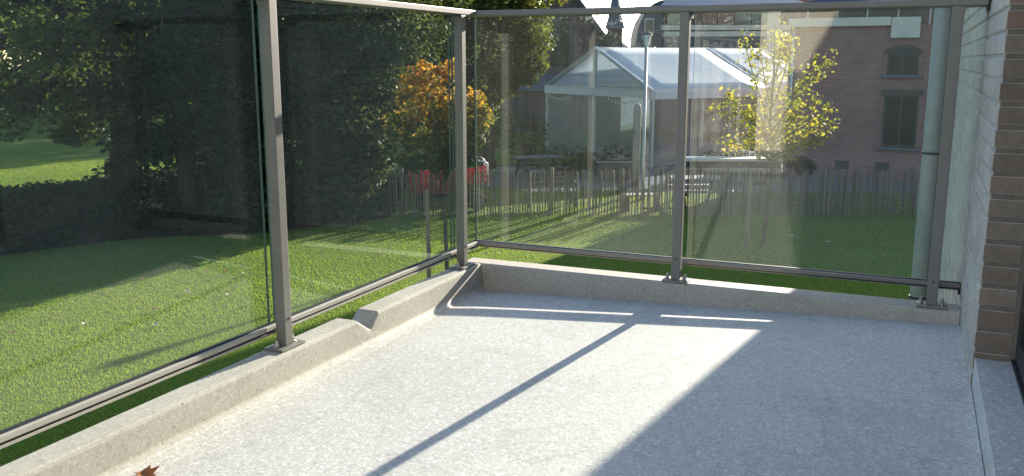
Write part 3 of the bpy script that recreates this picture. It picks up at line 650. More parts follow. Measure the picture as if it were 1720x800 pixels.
# local x along the gable to the right, y back along the nave
m = MB()
gx0, gx1 = 1.35, 2.65; 
m.prism([(0, 0, 0), (CW, 0, 0), (CW, 0, CE), (CW/2, 0, CR), (0, 0, CE)], (0, CL, 0)); m.build('nave_wall', M['oldbrick'], chap, fix=True)
for sgn, nm in ((1, 0), (-1, 0)):
    xa = CW/2; xb = CW + 0.25 if sgn > 0 else -0.25; slope = (CR-CE)/(CW/2); zb = CR - slope*abs(xb-xa)
    m = MB(); m.add([(xa, -0.2, CR+0.12), (xb, -0.2, zb+0.12), (xb, CL, zb+0.12), (xa, CL, CR+0.12), (xa, -0.2, CR+0.02), (xb, -0.2, zb+0.02), (xb, CL, zb+0.02), (xa, CL, CR+0.02)],
                    [(0,1,2,3),(7,6,5,4),(0,4,5,1),(1,5,6,2),(2,6,7,3),(3,7,4,0)]); m.build('roof_slope', M['slate'], chap, fix=True)
    m = MB(); m.beam((xa, -0.26, CR+0.10), (xb, -0.26, zb+0.10), 0.12, 0.24); m.build('verge_board', M['dark'], chap)
m = MB(); m.box(CW+0.2, CW+0.36, -0.1, CL, CE-0.42, CE-0.28); m.build('gutter', M['dark'], chap)
def lancet(x, z0, w, h, frame, depth=0.06):
    pts = [(x-w/2, z0), (x+w/2, z0), (x+w/2, z0+h-w*0.8)]
    for k in range(1, 6):
        a = k/6*math.pi/3; pts.append((x - w/2 + w*math.cos(a), z0+h-w*0.8 + w*math.sin(a)*0.92))
    pts.append((x, z0+h))
    for k in range(5, 0, -1):
        a = k/6*math.pi/3; pts.append((x + w/2 - w*math.cos(a), z0+h-w*0.8 + w*math.sin(a)*0.92))
    pts.append((x-w/2, z0+h-w*0.8))
    return pts
def chapel_window(x, z0, w, h, mat_in, mat_fr):
    p = lancet(x, z0, w+0.16, h+0.12, 0); m = MB(); m.prism([(a, -0.04, b-0.04) for a, b in p], (0, 0.03, 0)); f = m.build('pointed_window', mat_fr, chap, fix=True)
    p = lancet(x, z0, w, h, 0); m = MB(); m.prism([(a, -0.048, b) for a, b in p], (0, 0.006, 0)); m.build('pane', mat_in, f, fix=True)
    m = MB(); m.box(x-0.03, x+0.03, -0.075, -0.049, z0, z0+h-0.05); m.build('mullion', mat_fr, f)
    m = MB(); m.box(x-w/2, x+w/2, -0.073, -0.049, z0+h*0.55, z0+h*0.55+0.07); m.build('transom', mat_fr, f)
chapel_window(2.5, 3.55, 1.0, 3.0, M['window'], M['dark'])
for xx, zz, hh in ((3.55, 3.5, 2.5), (1.2, 3.5, 2.3), (4.35, 3.4, 1.6)):
    p = lancet(xx, zz, 0.5, hh, 0); m = MB(); m.prism([(a, -0.03, b) for a, b in p], (0, 0.02, 0)); m.build('blind_arch', M['oldbrick'], chap, fix=True)
m = MB(); m.add([(-0.5, -2.2, 2.35), (3.6, -2.2, 2.35), (3.6, -0.06, 3.15), (-0.5, -0.06, 3.15), (-0.5, -2.2, 2.25), (3.6, -2.2, 2.25), (3.6, -0.06, 3.05), (-0.5, -0.06, 3.05)], [(0,1,2,3),(7,6,5,4),(0,4,5,1),(1,5,6,2),(2,6,7,3),(3,7,4,0)]); m.build('porch_roof', M['darkslate'], chap, fix=True)
m = MB(); m.box(-0.4, 3.5, -2.0, -0.005, 0, 2.3); m.build('porch_wall', M['oldbrick'], chap)
m = MB(); m.box(0.4, 1.2, -2.05, -2.002, 0.02, 1.9); m.build('porch_door', M['dark'], chap)
m = MB(); tx, ty = CW + 0.30, -0.2
m.box(tx-0.36, tx+0.36, ty-0.36, ty+0.36, 0, 5.6); tu = m.build('turret', M['oldbrick'], chap)
m = MB(); m.tube([(tx, ty, 5.55), (tx, ty, 5.66), (tx, ty, 6.0), (tx, ty, 7.5), (tx, ty, 8.3)], [0.56, 0.52, 0.42, 0.14, 0.01], 8); m.build('spire', M['darkslate'], tu)

# ------------------------------------------------------------------ brick residence (right) and its wing
fL = at(1325, 101, 31.5); fR = at(1640, 101, 29.0)
fd = Vector((fR.x-fL.x, fR.y-fL.y, 0)); FWD = fd.length; fang = math.atan2(fd.y, fd.x)
res = thing('brick_residence', 'red brick residence with arched window and cream cornice behind the fence', 'building', (fL.x, fL.y, 0), fang)
def F(px, py):
    """facade coordinates (x, z) of a photograph pixel"""
    d = at(px, py, 30.0) - Vector((0, 0, EYE)); nrm = Vector((-fd.y, fd.x, 0)).normalized()
    t = (fL - Vector((0, 0, EYE))).dot(nrm) / d.dot(nrm); p = Vector((0, 0, EYE)) + d*t - Vector((fL.x, fL.y, 0))
    return p.dot(fd.normalized()), p.z
HZ = F(1400, 44)[1]
m = MB(); m.prism([(0, 0, 0), (FWD + 3, 0, 0), (FWD + 3, 6, 0), (5.2, 6, 0)], (0, 0, HZ)); m.build('facade', M['redbrick'], res, fix=True)
m = MB(); m.box(-0.05, F(1497, 40)[0], -0.18, -0.003, HZ - 0.02, HZ + 0.26); m.build('cornice', M['cream'], res, bevel=0.02)
m = MB(); m.prism([(0.5, 0.5, HZ+0.005), (FWD + 3, 0.5, HZ+0.005), (FWD + 3, 5.6, HZ+0.005), (5.0, 5.6, HZ+0.005)], (0, 0, 0.745)); m.build('upper_storey', M['redbrick'], res, fix=True)
for i in range(6):
    xa = 0.5 + i*0.95
    m = MB(); m.box(xa, xa+0.85, 0.44, 0.498, HZ + 0.02, HZ + 0.62); w_ = m.build('upper_window', M['window'], res)
    m = MB(); m.box(xa-0.05, xa, 0.42, 0.498, HZ+0.02, HZ+0.66); m.build('frame', M['cream'], w_)
m = MB(); a = HZ + 0.76; m.add([(0.2, 0.1, a), (FWD+3.3, 0.1, a), (FWD+3.3, 3.1, a+0.9), (3.4, 3.1, a+0.9), (FWD+3.3, 6.0, a), (5.2, 6.0, a)], [(0,1,2,3),(3,2,4,5),(0,3,5),(1,4,2),(0,5,4,1)]); rf = m.build('roof', M['darkslate'], res, fix=True)
m = MB(); m.box(FWD+3.35, FWD+16, -0.6, 6, 0, 9.2); m.build('sky_screen_block', M['redbrick'], res)  # unseen block added to keep bright sky out of the pane reflections
m = MB(); m.prism([(-0.3, 2.2, a+0.3), (2.2, 2.2, a+0.3), (2.2, 2.2, a+2.6), (0.95, 2.2, a+3.5), (-0.3, 2.2, a+2.6)], (0, 2.2, 0)); m.build('shade_gable', M['redbrick'], rf, fix=True)  # unseen gable added so that its shadow darkens the near left lawn
sl = Vector((0, 3.0, 0.9)).normalized()
for i, xa in enumerate((1.5, 3.4, 5.3)):
    m = MB(); p0 = Vector((xa, 0.5, a+0.15)); m.beam(p0, p0 + sl*1.3 , 0.06, 0.05); m.beam(p0 + Vector((1.2, 0, 0)), p0 + Vector((1.2, 0, 0)) + sl*1.3, 0.06, 0.05); m.build('roof_window_frame', M['steel'], rf)
def window(name, x0, x1, z0, z1, arch=0.0, sash=True):
    n = 8; pts = [(x0, z0), (x1, z0), (x1, z1)]
    if arch:
        for k in range(1, n): t = k/n; pts.append((x1 + (x0-x1)*t, z1 + arch*math.sin(math.pi*t)))
    pts.append((x0, z1))
    m = MB(); m.prism([(a_, -0.03, b_) for a_, b_ in pts], (0, 0.026, 0)); f = m.build('window', M['trim'], res, fix=True)
    for (a0, a1) in ((x0+0.07, (x0+x1)/2-0.035), ((x0+x1)/2+0.035, x1-0.07)):
        m = MB(); m.box(a0, a1, -0.036, -0.0305, z0+0.08, z1-0.05); m.build('pane', M['window'], f)
    if not arch:
        m = MB(); m.box(x0-0.13, x1+0.13, -0.075, -0.002, z1+0.003, z1+0.20); m.build('lintel', M['oldbrick'], f)
    else:
        pa = [(x0-0.12, z1), (x0-0.003, z1)] + [(x0 + (x1-x0)*k/n, z1 + 0.004 + arch*math.sin(math.pi*k/n)) for k in range(1, n)] + [(x1+0.003, z1), (x1+0.12, z1)] + [(x1 + 0.06 + (x0-x1-0.12)*k/n, z1 + 0.16 + arch*math.sin(math.pi*k/n)) for k in range(0, n+1)]
        m = MB(); m.prism([(a_, -0.075, b_) for a_, b_ in pa], (0, 0.072, 0)); m.build('arch_lintel', M['oldbrick'], f, fix=True)
    for xr in (x0-0.10, x1+0.004):
        m = MB(); m.box(xr, xr+0.096, -0.07, -0.002, z0, z1-0.002); m.build('reveal', M['redbrick'], f)
    m = MB(); m.box(x0-0.16, x1+0.16, -0.13, -0.004, z0-0.09, z0-0.004); m.build('sill', M['darkslate'], f)
x0, z1 = F(1492, 91); x1, z0 = F(1541, 126); window('window', x0, x1, z0, z1, 0.14)
x0, z1 = F(1486, 161); x1, z0 = F(1537, 249); window('window', x0, x1, z0, z1)
# cream slab standing in for a bright reflection by the upper window
x0, z1 = F(1499, 22); x1, z0 = F(1545, 64); m = MB(); m.box(x0, x1, -0.14, -0.004, z0, HZ+0.25); m.build('reflection_panel', M['cream'], res, bevel=0.03)
# blind brick panel, downpipe, cellar vents
x0, z1 = F(1392, 84); x1, z0 = F(1422, 150)
m = MB(); m.box(x0, x0+0.05, -0.03, -0.003, z0, z1); m.box(x0, x1, -0.032, -0.004, z0-0.12, z0-0.003); m.build('brick_band', M['redbrick'], res)
xp = F(1333, 80)[0]; m = MB(); m.tube([(xp, -0.07, 0), (xp, -0.07, HZ-0.05)], 0.05, 10); m.build('downpipe', M['tentframe'], res, smooth=True)
for px in (1352, 1414, 1481):
    xx, zz = F(px, 279); m = MB(); m.box(xx-0.22, xx+0.22, -0.03, -0.003, 0.25, 0.55); m.build('cellar_vent', M['dark'], res)
# wing with balconies and mansard
WD = 50.0; KW = WD/38.0
wL = at(1108, 101, WD)
wing = thing('balcony_wing', 'grey balcony wing with cream column and dark mansard roof beside the brick residence', 'building', (wL.x, wL.y, 0), -0.06)
WC = 4.9*KW; WW = 6.6*KW
def Wz(py): return EYE + (101-py) * WD / FPX
m = MB(); m.box(0.2, WW, 0.6, 4.8, 0, Wz(22)); m.build('wing_wall', M['redbrick'], wing)
m = MB(); m.box(0.1, WW, -0.9, 0.598, Wz(64), Wz(56)); m.build('balcony_slab', M['cream'], wing)
m = MB(); m.box(0.1, WW, -0.92, -0.75, Wz(82), Wz(65)); m.build('parapet_panel', M['darkslate'], wing)
m = MB(); m.box(0.0, WW, -0.95, 0.59, Wz(54), Wz(46)); m.build('upper_beam', M['cream'], wing)
for i in range(9):
    m = MB(); m.box(0.25 + i*0.88, 0.25 + i*0.88 + 0.84, -0.90, -0.885, Wz(45.5), Wz(24)); m.build('balustrade_pane', M['pvc'], wing)
    m = MB(); m.box(0.5 + i*0.88, 0.5 + i*0.88 + 0.6, 0.55, 0.598, Wz(44), Wz(20)); m.build('balcony_window', M['window'], wing)
m = MB(); m.box(WC - 1.0, WC - 0.35, -1.0, 0.59, 0, Wz(45.8)); m.box(WC - 1.0, WC - 0.35, -1.0, 0.59, Wz(45.7), Wz(18)); m.build('cream_column', M['cream'], wing)
for i, xa in enumerate((0.9, 3.0)):
    m = MB(); m.box(xa, xa+1.1, 0.54, 0.598, 0.4, Wz(90)); m.build('window', M['window'], wing)
zt = Wz(16)
m = MB(); m.add([(-0.15, -1.1, zt), (WW+0.3, -1.1, zt), (WW+0.3, 2, zt+0.9), (0.9, 2, zt+0.9), (WW+0.3, 5, zt), (-0.15, 5, zt), (0.9, 3, zt+0.9), (WW+0.3, 3, zt+0.9)], [(0,1,2,3),(3,2,7,6),(6,7,4,5),(0,3,6,5),(1,4,7,2),(0,5,4,1)]); m.build('mansard_roof', M['darkslate'], wing, fix=True)
# rounded slate gable end towards the chapel
pts = []
for k in range(9):
    t = k/8; pts.append(at(1118 - 50*math.sin(t*math.pi/2), 0 + 78*(1-math.cos(t*math.pi/2)), WD+0.5))
loc = [(Matrix.Rotation(0.06, 3, 'Z') @ (p - Vector((wL.x, wL.y, 0)))) for p in pts]
m = MB(); poly = [(p.x, 0.3, p.z) for p in loc]; poly += [(0.15, 0.3, loc[-1].z), (0.15, 0.3, loc[0].z)]
m.prism(poly, (0, 5, 0)); m.build('curved_gable', M['darkslate'], wing, fix=True)
for xa in (-0.85,):
    m = MB(); m.box(xa, xa+0.5, 0.18, 0.295, Wz(62), Wz(34)); d_ = m.build('dormer_window', M['cream'], wing)
    m = MB(); m.box(xa+0.06, xa+0.44, 0.165, 0.179, Wz(60), Wz(36)); m.build('pane', M['window'], d_)

# ------------------------------------------------------------------ garden furniture behind the fence
LD = 25.5
lp = at(1085, 101, LD)
lamp = thing('street_lamp', 'slim grey garden lamp post with tapered glass lantern in front of the tent', 'lamp post', (lp.x, lp.y, 0))
zt = EYE + (101-80)*LD/FPX
m = MB(); m.tube([(0, 0, 0), (0, 0, 0.5), (0, 0, 0.55), (0, 0, zt)], [0.07, 0.065, 0.05, 0.045], 12); m.build('pole', M['lampmetal'], lamp, smooth=True)
m = MB(); m.tube([(0, 0, zt), (0, 0, zt+0.05), (0, 0, zt+0.33)], [0.05, 0.075, 0.135], 8); m.build('lantern', M['lampglass'], lamp)
m = MB(); m.tube([(0, 0, zt+0.33), (0, 0, zt+0.36), (0, 0, zt+0.42)], [0.16, 0.16, 0.05], 8); m.build('lantern_cap', M['dark'], lamp)
for k_ in range(4):
    a_ = math.pi/4 + k_*math.pi/2; m = MB(); m.beam((0.055*math.cos(a_), 0.055*math.sin(a_), zt+0.01), (0.142*math.cos(a_), 0.142*math.sin(a_), zt+0.34), 0.016, 0.016); m.build('lantern_bar', M['dark'], lamp)
wp = at(1073, 101, 26.3); m = MB(); h = EYE - (172-101)*26.3/FPX
m.tube([(0, 0, 0), (0, 0, h*0.5), (0, 0, h-0.15), (0, 0, h-0.04), (0, 0, h)], [0.12, 0.115, 0.11, 0.09, 0.03], 12)
o = m.build('wooden_post', M['silverwood'], smooth=True); o.location = (wp.x, wp.y, 0); tag(o, 'thick grey round topped wooden post just left of the lamp', 'post')

def picnic_table(name, label, loc, rz, top_m, leg_m, L=1.7, group='picnic tables behind the fence'):
    t = thing(name, label, 'picnic table', loc, rz, group)
    for k_ in range(5):
        m = MB(); y_ = -0.32 + k_*0.16; m.box(-L/2, L/2, y_-0.07, y_+0.07, 0.71, 0.75); m.build('table_slat', top_m, t)
    for s in (-1, 1):
        for q in (0, 1):
            m = MB(); y_ = s*(0.60 + q*0.14); m.box(-L/2, L/2, y_-0.06, y_+0.06, 0.42, 0.455); m.build('seat_slat', top_m, t)
        m = MB(); xx = s*(L/2-0.25); m.beam((xx, -0.25, 0.70), (xx, -0.72, 0), 0.045, 0.09, (1, 0, 0)); m.build('leg', leg_m, t)
        m = MB(); m.beam((xx, 0.25, 0.70), (xx, 0.72, 0), 0.045, 0.09, (1, 0, 0)); m.build('leg', leg_m, t)
        m = MB(); m.box(xx+0.026, xx+0.066, -0.80, 0.80, 0.33, 0.415); m.build('cross_beam', leg_m, t)
    return t
p = at(905, 262, 30.0); picnic_table('picnic_table', 'dark picnic table by the bushes left of the tent', (p.x, p.y, 0.005), 0.25, M['bench'], M['bench'])
p = at(1172, 298, 24.6); picnic_table('picnic_table', 'pale silvered picnic table standing on the paving behind the middle post', (p.x, p.y, 0.005), 0.05, M['silverwood'], M['bench'], 1.5)
def garden_bench(name, label, loc, rz):
    t = thing(name, label, 'bench', loc, rz, 'benches behind the fence')
    for k_ in range(4):
        m = MB(); y_ = -0.22 + k_*0.12; m.box(-0.75, 0.75, y_-0.05, y_+0.05, 0.42, 0.45); m.build('seat_slat', M['silverwood'], t)
    for k_ in range(3):
        m = MB(); z_ = 0.58 + k_*0.13; m.beam((-0.75, 0.27 + k_*0.035, z_), (0.75, 0.27 + k_*0.035, z_), 0.03, 0.09); m.build('back_slat', M['bench'], t)
    for s in (-1, 1):
        xx = s*0.66
        m = MB(); m.beam((xx, 0.30, 0), (xx, 0.25, 0.42), 0.05, 0.05, (1, 0, 0)); m.beam((xx, 0.25, 0.42), (xx, 0.40, 0.92), 0.05, 0.05, (1, 0, 0)); m.build('back_leg', M['bench'], t)
        m = MB(); m.box(xx-0.025, xx+0.025, -0.25, -0.20, 0, 0.64); m.build('front_leg', M['bench'], t)
        m = MB(); m.box(xx-0.035, xx+0.035, -0.28, 0.30, 0.641, 0.67); m.build('armrest', M['bench'], t)
    return t
p = at(925, 318, 24.3); garden_bench('garden_bench', 'dark slatted garden bench close behind the fence, nearest the lawn shadow', (p.x, p.y, 0.0), 0.18)
p = at(1078, 338, 23.6); t = thing('low_bench', 'low pale backless bench behind the fence below the lamp', 'bench', (p.x, p.y, 0), 0.1, 'benches behind the fence')
for k_ in range(3):
    m = MB(); m.box(-0.5, 0.5, -0.2 + k_*0.14, -0.08 + k_*0.14, 0.40, 0.44); m.build('seat_slat', M['silverwood'], t)
for s in (-1, 1):
    m = MB(); m.box(s*0.4-0.04, s*0.4+0.04, -0.18, 0.18, 0, 0.399); m.build('leg', M['bench'], t)
# raised planter box
p = ground(1030, 300); t = thing('planter_box', 'weathered wooden raised planter box left of the lamp', 'planter', (p.x, p.y, 0.004), 0.05)
for k_ in range(3):
    m = MB(); z_ = 0.02 + k_*0.19
    m.box(-0.6, 0.6, -0.45, -0.41, z_, z_+0.18); m.build('front_board', M['bench'], t)
    m = MB(); m.box(-0.6, -0.56, -0.409, 0.409, z_, z_+0.18); m.build('side_board', M['bench'], t)
    m = MB(); m.box(0.56, 0.6, -0.409, 0.409, z_, z_+0.18); m.build('side_board', M['bench'], t)
    m = MB(); m.box(-0.6, 0.6, 0.41, 0.45, z_, z_+0.18); m.build('back_board', M['bench'], t)
m = MB(); m.box(-0.55, 0.55, -0.405, 0.405, 0.02, 0.5); m.build('soil', M['soil'], t)
m = MB(); m.box(-0.64, 0.64, -0.49, -0.385, 0.581, 0.62); m.box(-0.64, 0.64, 0.385, 0.49, 0.581, 0.62); m.build('rim_board', M['silverwood'], t)
# low terrace wall with coping
pa = ground(1152, 303); pb = ground(1312, 303); t = thing('terrace_wall', 'low plank faced terrace wall with pale coping right of the middle post', 'wall', (pa.x, pa.y, 0.004), math.atan2(pb.y-pa.y, pb.x-pa.x))
LW = (pb-pa).length
for k_ in range(3):
    m = MB(); m.box(0, LW, 0, 0.08, k_*0.135, k_*0.135+0.13); m.build('plank', M['tan'], t)
m = MB(); m.box(0, LW, 0.10, 0.7, 0, 0.62); m.build('wall_core', M['bench'], t)  # dark colour stands in for the shadow under the coping
m = MB(); m.box(-0.05, LW+0.05, -0.04, 0.74, 0.621, 0.71); m.build('coping', M['cream'], t, bevel=0.01)

# red cart with slatted end and hoop handle
p = at(742, 330, 23.9); t = thing('red_cart', 'red slatted garden cart with white hoop handle behind the fence under the orange tree', 'cart', (p.x, p.y, 0), 0.12); t.scale = (1.22, 1.22, 1.15)
for sy in (-0.34, 0.34):
    for k_ in range(4):
        m = MB(); z_ = 0.46 + k_*0.115; m.beam((-0.66, sy, z_), (0.46, sy, z_ - 0.02), 0.025, 0.09); m.build('side_slat', M['red'], t)
    for xx in (-0.62, -0.1, 0.42):
        m = MB(); m.box(xx-0.025, xx+0.025, sy-0.045, sy-0.016, 0.36, 0.95); m.build('side_post', M['bench'], t)
for xx in (-0.69, 0.48):
    for k_ in range(4):
        m = MB(); z_ = 0.46 + k_*0.115; m.beam((xx, -0.34, z_), (xx, 0.34, z_), 0.025, 0.09); m.build('end_slat', M['red'], t)
m = MB(); m.box(-0.67, 0.46, -0.325, 0.325, 0.38, 0.405); m.build('cart_floor', M['bench'], t)
for k_ in range(3):
    m = MB(); z_ = 0.62 + k_*0.11; m.beam((0.56, -0.34, z_), (1.02, -0.34, z_ + 0.06), 0.03, 0.075); m.build('slat', M['red'], t)
    m = MB(); m.beam((0.56, 0.34, z_), (1.02, 0.34, z_ + 0.06), 0.03, 0.075); m.build('slat', M['red'], t)
m = MB(); m.tube([(0.50, -0.36, 0.55), (0.50, -0.36, 1.10), (0.56, -0.36, 1.16), (0.90, -0.36, 1.14), (0.97, -0.36, 1.08), (0.99, -0.36, 0.55)], 0.02, 8); m.build('handle', M['whitetube'], t, smooth=True)
m = MB(); m.tube([(0.50, 0.36, 0.55), (0.50, 0.36, 1.10), (0.56, 0.36, 1.16), (0.90, 0.36, 1.14), (0.97, 0.36, 1.08), (0.99, 0.36, 0.55)], 0.02, 8); m.build('handle', M['whitetube'], t, smooth=True)
m = MB(); m.beam((-0.6, 0, 0.36), (1.0, 0, 0.34), 0.08, 0.05); m.build('chassis', M['dark'], t)
m = MB(); m.beam((0.2, -0.05, 0.41), (0.15, -0.05, 1.22), 0.07, 0.07); m.build('upright', M['red'], t)
for wx in (-0.4, 0.75):
    for s in (-1, 1):
        m = MB(); m.tube([(wx, s*0.30, 0.20), (wx, s*0.37, 0.20)], 0.20, 18); w_ = m.build('wheel', M['tyre'], t)
        m = MB(); m.tube([(wx, s*0.29, 0.20), (wx, s*0.38, 0.20)], 0.10, 14); m.build('hub', M['dark'], w_)

# ------------------------------------------------------------------ shrubs and hedge
def shrub(name, label, c, r, n, leaf, mat, group=None):
    t = thing(name, label, 'shrub', (c[0], c[1], 0), 0, group)
    m = MB()
    for k_ in range(7):
        e = blob((0, 0, r[2]), (r[0]*0.6, r[1]*0.6, r[2]*0.7), 1)[0]; m.tube([(0, 0, 0), (e[0]*0.4, e[1]*0.4, e[2]*0.6), tuple(e)], [0.03, 0.02, 0.008], 5)
    m.build('stems', M['bark'], t)
    Ps = [blob(q, (r[0]*0.4, r[1]*0.4, r[2]*0.4), n//14) for q in blob((0, 0, r[2]), (r[0]*0.75, r[1]*0.75, r[2]*0.75), 14, 0.6)]
    P = np.concatenate(Ps); P[:, 2] = np.abs(P[:, 2]) + 0.03
    o = fastmesh('foliage', leaf_polys(P, np.full(len(P), leaf), 'oval'), 6, mat, t); o['kind'] = 'stuff'
for (px, py, d, rx, rz, lb) in ((955, 240, 31.0, 1.0, 0.55, 'dark rounded shrub in front of the left half of the tent'), (1038, 250, 30.8, 1.0, 0.5, 'low spreading shrub in front of the tent beside the lamp'),
                                (1345, 262, 30.6, 0.5, 0.35, 'small dark shrub against the brick residence behind the pear tree'), (1228, 250, 31.5, 1.1, 0.42, 'low green shrub at the right end of the tent'),
                                (880, 250, 34.0, 1.2, 0.95, 'tall dark shrub below the golden green tree'), (800, 250, 36.0, 1.5, 1.2, 'broad dark shrub behind the corner post')):
    p = at(px, py, d); shrub('garden_shrub', lb, (p.x, p.y), (rx, rx*0.8, rz), 2600, 0.09, M['hedgeleaf'], 'shrubs behind the fence')
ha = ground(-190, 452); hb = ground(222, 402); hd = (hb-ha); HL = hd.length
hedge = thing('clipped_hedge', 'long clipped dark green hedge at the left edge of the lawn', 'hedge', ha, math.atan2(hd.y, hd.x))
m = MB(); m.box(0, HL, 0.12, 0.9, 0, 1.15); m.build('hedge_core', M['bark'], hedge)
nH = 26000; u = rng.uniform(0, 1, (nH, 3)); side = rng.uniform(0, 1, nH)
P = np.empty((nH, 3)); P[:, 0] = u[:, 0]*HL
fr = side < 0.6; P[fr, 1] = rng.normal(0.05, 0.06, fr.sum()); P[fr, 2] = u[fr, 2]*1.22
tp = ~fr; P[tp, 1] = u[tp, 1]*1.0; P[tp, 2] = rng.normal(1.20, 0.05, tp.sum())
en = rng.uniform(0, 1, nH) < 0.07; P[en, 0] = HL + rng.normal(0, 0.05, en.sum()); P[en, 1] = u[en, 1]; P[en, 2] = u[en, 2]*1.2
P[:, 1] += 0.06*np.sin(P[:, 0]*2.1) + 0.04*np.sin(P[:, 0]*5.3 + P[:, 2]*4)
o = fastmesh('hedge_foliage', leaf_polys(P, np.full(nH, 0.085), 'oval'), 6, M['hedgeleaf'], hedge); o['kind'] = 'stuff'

# ------------------------------------------------------------------ trees
def Z(py, d): return at(860, py, d).z
b = at(197, 101, 27.0)
tree('oak_tree', 'large leafy oak with thick trunk at the far left beyond the hedge', (b.x, b.y, 0), 0.42, (b.x+0.2, b.y, 5.5),
     [(at(35, 45, 24.5), (3.4, 2.6, 2.9), 60, 0.75), (at(160, 40, 27), (3.2, 3.0, 3.2), 50, 0.8), (at(60, -80, 26), (5.5, 4, 3.5), 60, 0.9), (at(100, 190, 25.0), (1.5, 1.2, 0.7), 16, 0.45)],
     0.17, 190, M['oakleaf'], M['bark'], shape='oval')
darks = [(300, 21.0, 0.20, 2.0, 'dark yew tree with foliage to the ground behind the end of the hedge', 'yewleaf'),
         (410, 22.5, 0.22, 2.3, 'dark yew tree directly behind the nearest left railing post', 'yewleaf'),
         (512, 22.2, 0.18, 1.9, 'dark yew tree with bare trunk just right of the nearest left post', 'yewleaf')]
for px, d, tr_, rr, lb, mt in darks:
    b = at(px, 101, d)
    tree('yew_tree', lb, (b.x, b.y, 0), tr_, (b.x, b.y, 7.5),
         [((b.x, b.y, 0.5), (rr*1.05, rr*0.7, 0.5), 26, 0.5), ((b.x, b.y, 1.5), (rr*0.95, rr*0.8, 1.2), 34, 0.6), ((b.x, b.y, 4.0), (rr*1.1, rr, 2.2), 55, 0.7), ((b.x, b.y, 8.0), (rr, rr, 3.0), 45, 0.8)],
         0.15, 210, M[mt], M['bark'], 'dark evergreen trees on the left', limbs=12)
b = at(578, 101, 22.6)
tree('evergreen_tree', 'grey green spreading evergreen left of the orange tree, branches sweeping low', (b.x, b.y, 0), 0.16, (b.x, b.y, 5.5),
     [((b.x-0.2, b.y, 1.0), (1.25, 1.2, 0.8), 30, 0.5), ((b.x, b.y, 2.8), (1.5, 1.4, 1.5), 46, 0.55), ((b.x+0.3, b.y+0.5, 5.5), (2.2, 1.8, 2.2), 46, 0.7)],
     0.13, 220, M['midleaf'], M['bark'], 'dark evergreen trees on the left', limbs=12)
b = at(690, 101, 29.0)
tree('evergreen_tree', 'tall dim evergreen standing behind the orange tree', (b.x, b.y, 0), 0.25, (b.x, b.y, 7),
     [((b.x, b.y, 2.2), (2.3, 1.8, 1.9), 36, 0.7), ((b.x, b.y, 5.6), (2.7, 2.0, 2.6), 50, 0.8), ((b.x, b.y, 9), (2.4, 2, 2.6), 34, 0.8)],
     0.16, 200, M['midleaf'], M['bark'], 'dark evergreen trees on the left', limbs=12)
b = at(820, 101, 33.0)
tree('birch_tree', 'golden green sunlit tree hanging over the chapel gable', (b.x, b.y, 0), 0.22, (b.x, b.y, 7.5),
     [(at(850, 60, 32.5), (1.25, 1.3, 1.6), 44, 0.5), (at(815, 110, 33), (1.4, 1.3, 1.5), 46, 0.5), (at(780, 30, 33.5), (1.9, 1.6, 2.2), 46, 0.6), (at(825, -60, 33), (2.6, 2.2, 2.2), 50, 0.7), (at(868, 120, 32.5), (0.8, 0.8, 0.9), 18, 0.4), (at(790, 190, 34), (1.3, 1.0, 0.9), 18, 0.5), (at(840, 15, 34.5), (1.6, 0.8, 1.3), 40, 0.45)],
     0.16, 190, M['goldleaf'], M['bark'], shape='oval', limbs=16)
for i, (lx_, ly_, tx_) in enumerate(((-2.0, -22.0, 'evergreen added behind the viewer to darken reflections, nearest the balcony end wall'), (-5.6, -23.5, 'evergreen added behind the viewer to darken reflections, second from the balcony end wall'), (-9.5, -22.5, 'evergreen added behind the viewer to darken reflections, third from the balcony end wall'), (-13.5, -24.0, 'evergreen added behind the viewer to darken reflections, farthest from the balcony end wall'))):
    src = bpy.data.objects['yew_tree.001']; w_ = BAL_M @ Vector((lx_, ly_, 0)); t = src.copy(); col.objects.link(t); t.location = (w_.x, w_.y, 0); t.rotation_euler = (0, 0, i*1.3); t.scale = (1.1, 1.1, 1.0)  # unseen trees added to cover the bright sky mirrored in the far panes
    tag(t, tx_, 'tree', 'evergreens added behind the viewer to darken reflections')
    for ch in src.children:
        c_ = ch.copy(); col.objects.link(c_); c_.parent = t
# far woodland closing the view on the left
Pw = []
for i in range(300):
    px = random.uniform(-160, 840); d = random.uniform(56, 74); c = at(px, 101, d); zc = random.uniform(0.8, 17)
    Pw.append(blob((c.x, c.y, zc), (2.3, 1.8, 1.9), 330, 0.3))
P = np.concatenate(Pw); P[:, 2] = np.abs(P[:, 2])
o = fastmesh('far_woodland', leaf_polys(P, np.full(len(P), 0.42), 'diamond'), 4, M['midleaf']); tag(o, 'dark mass of distant woodland beyond the far lawn', 'woodland', kind='stuff')

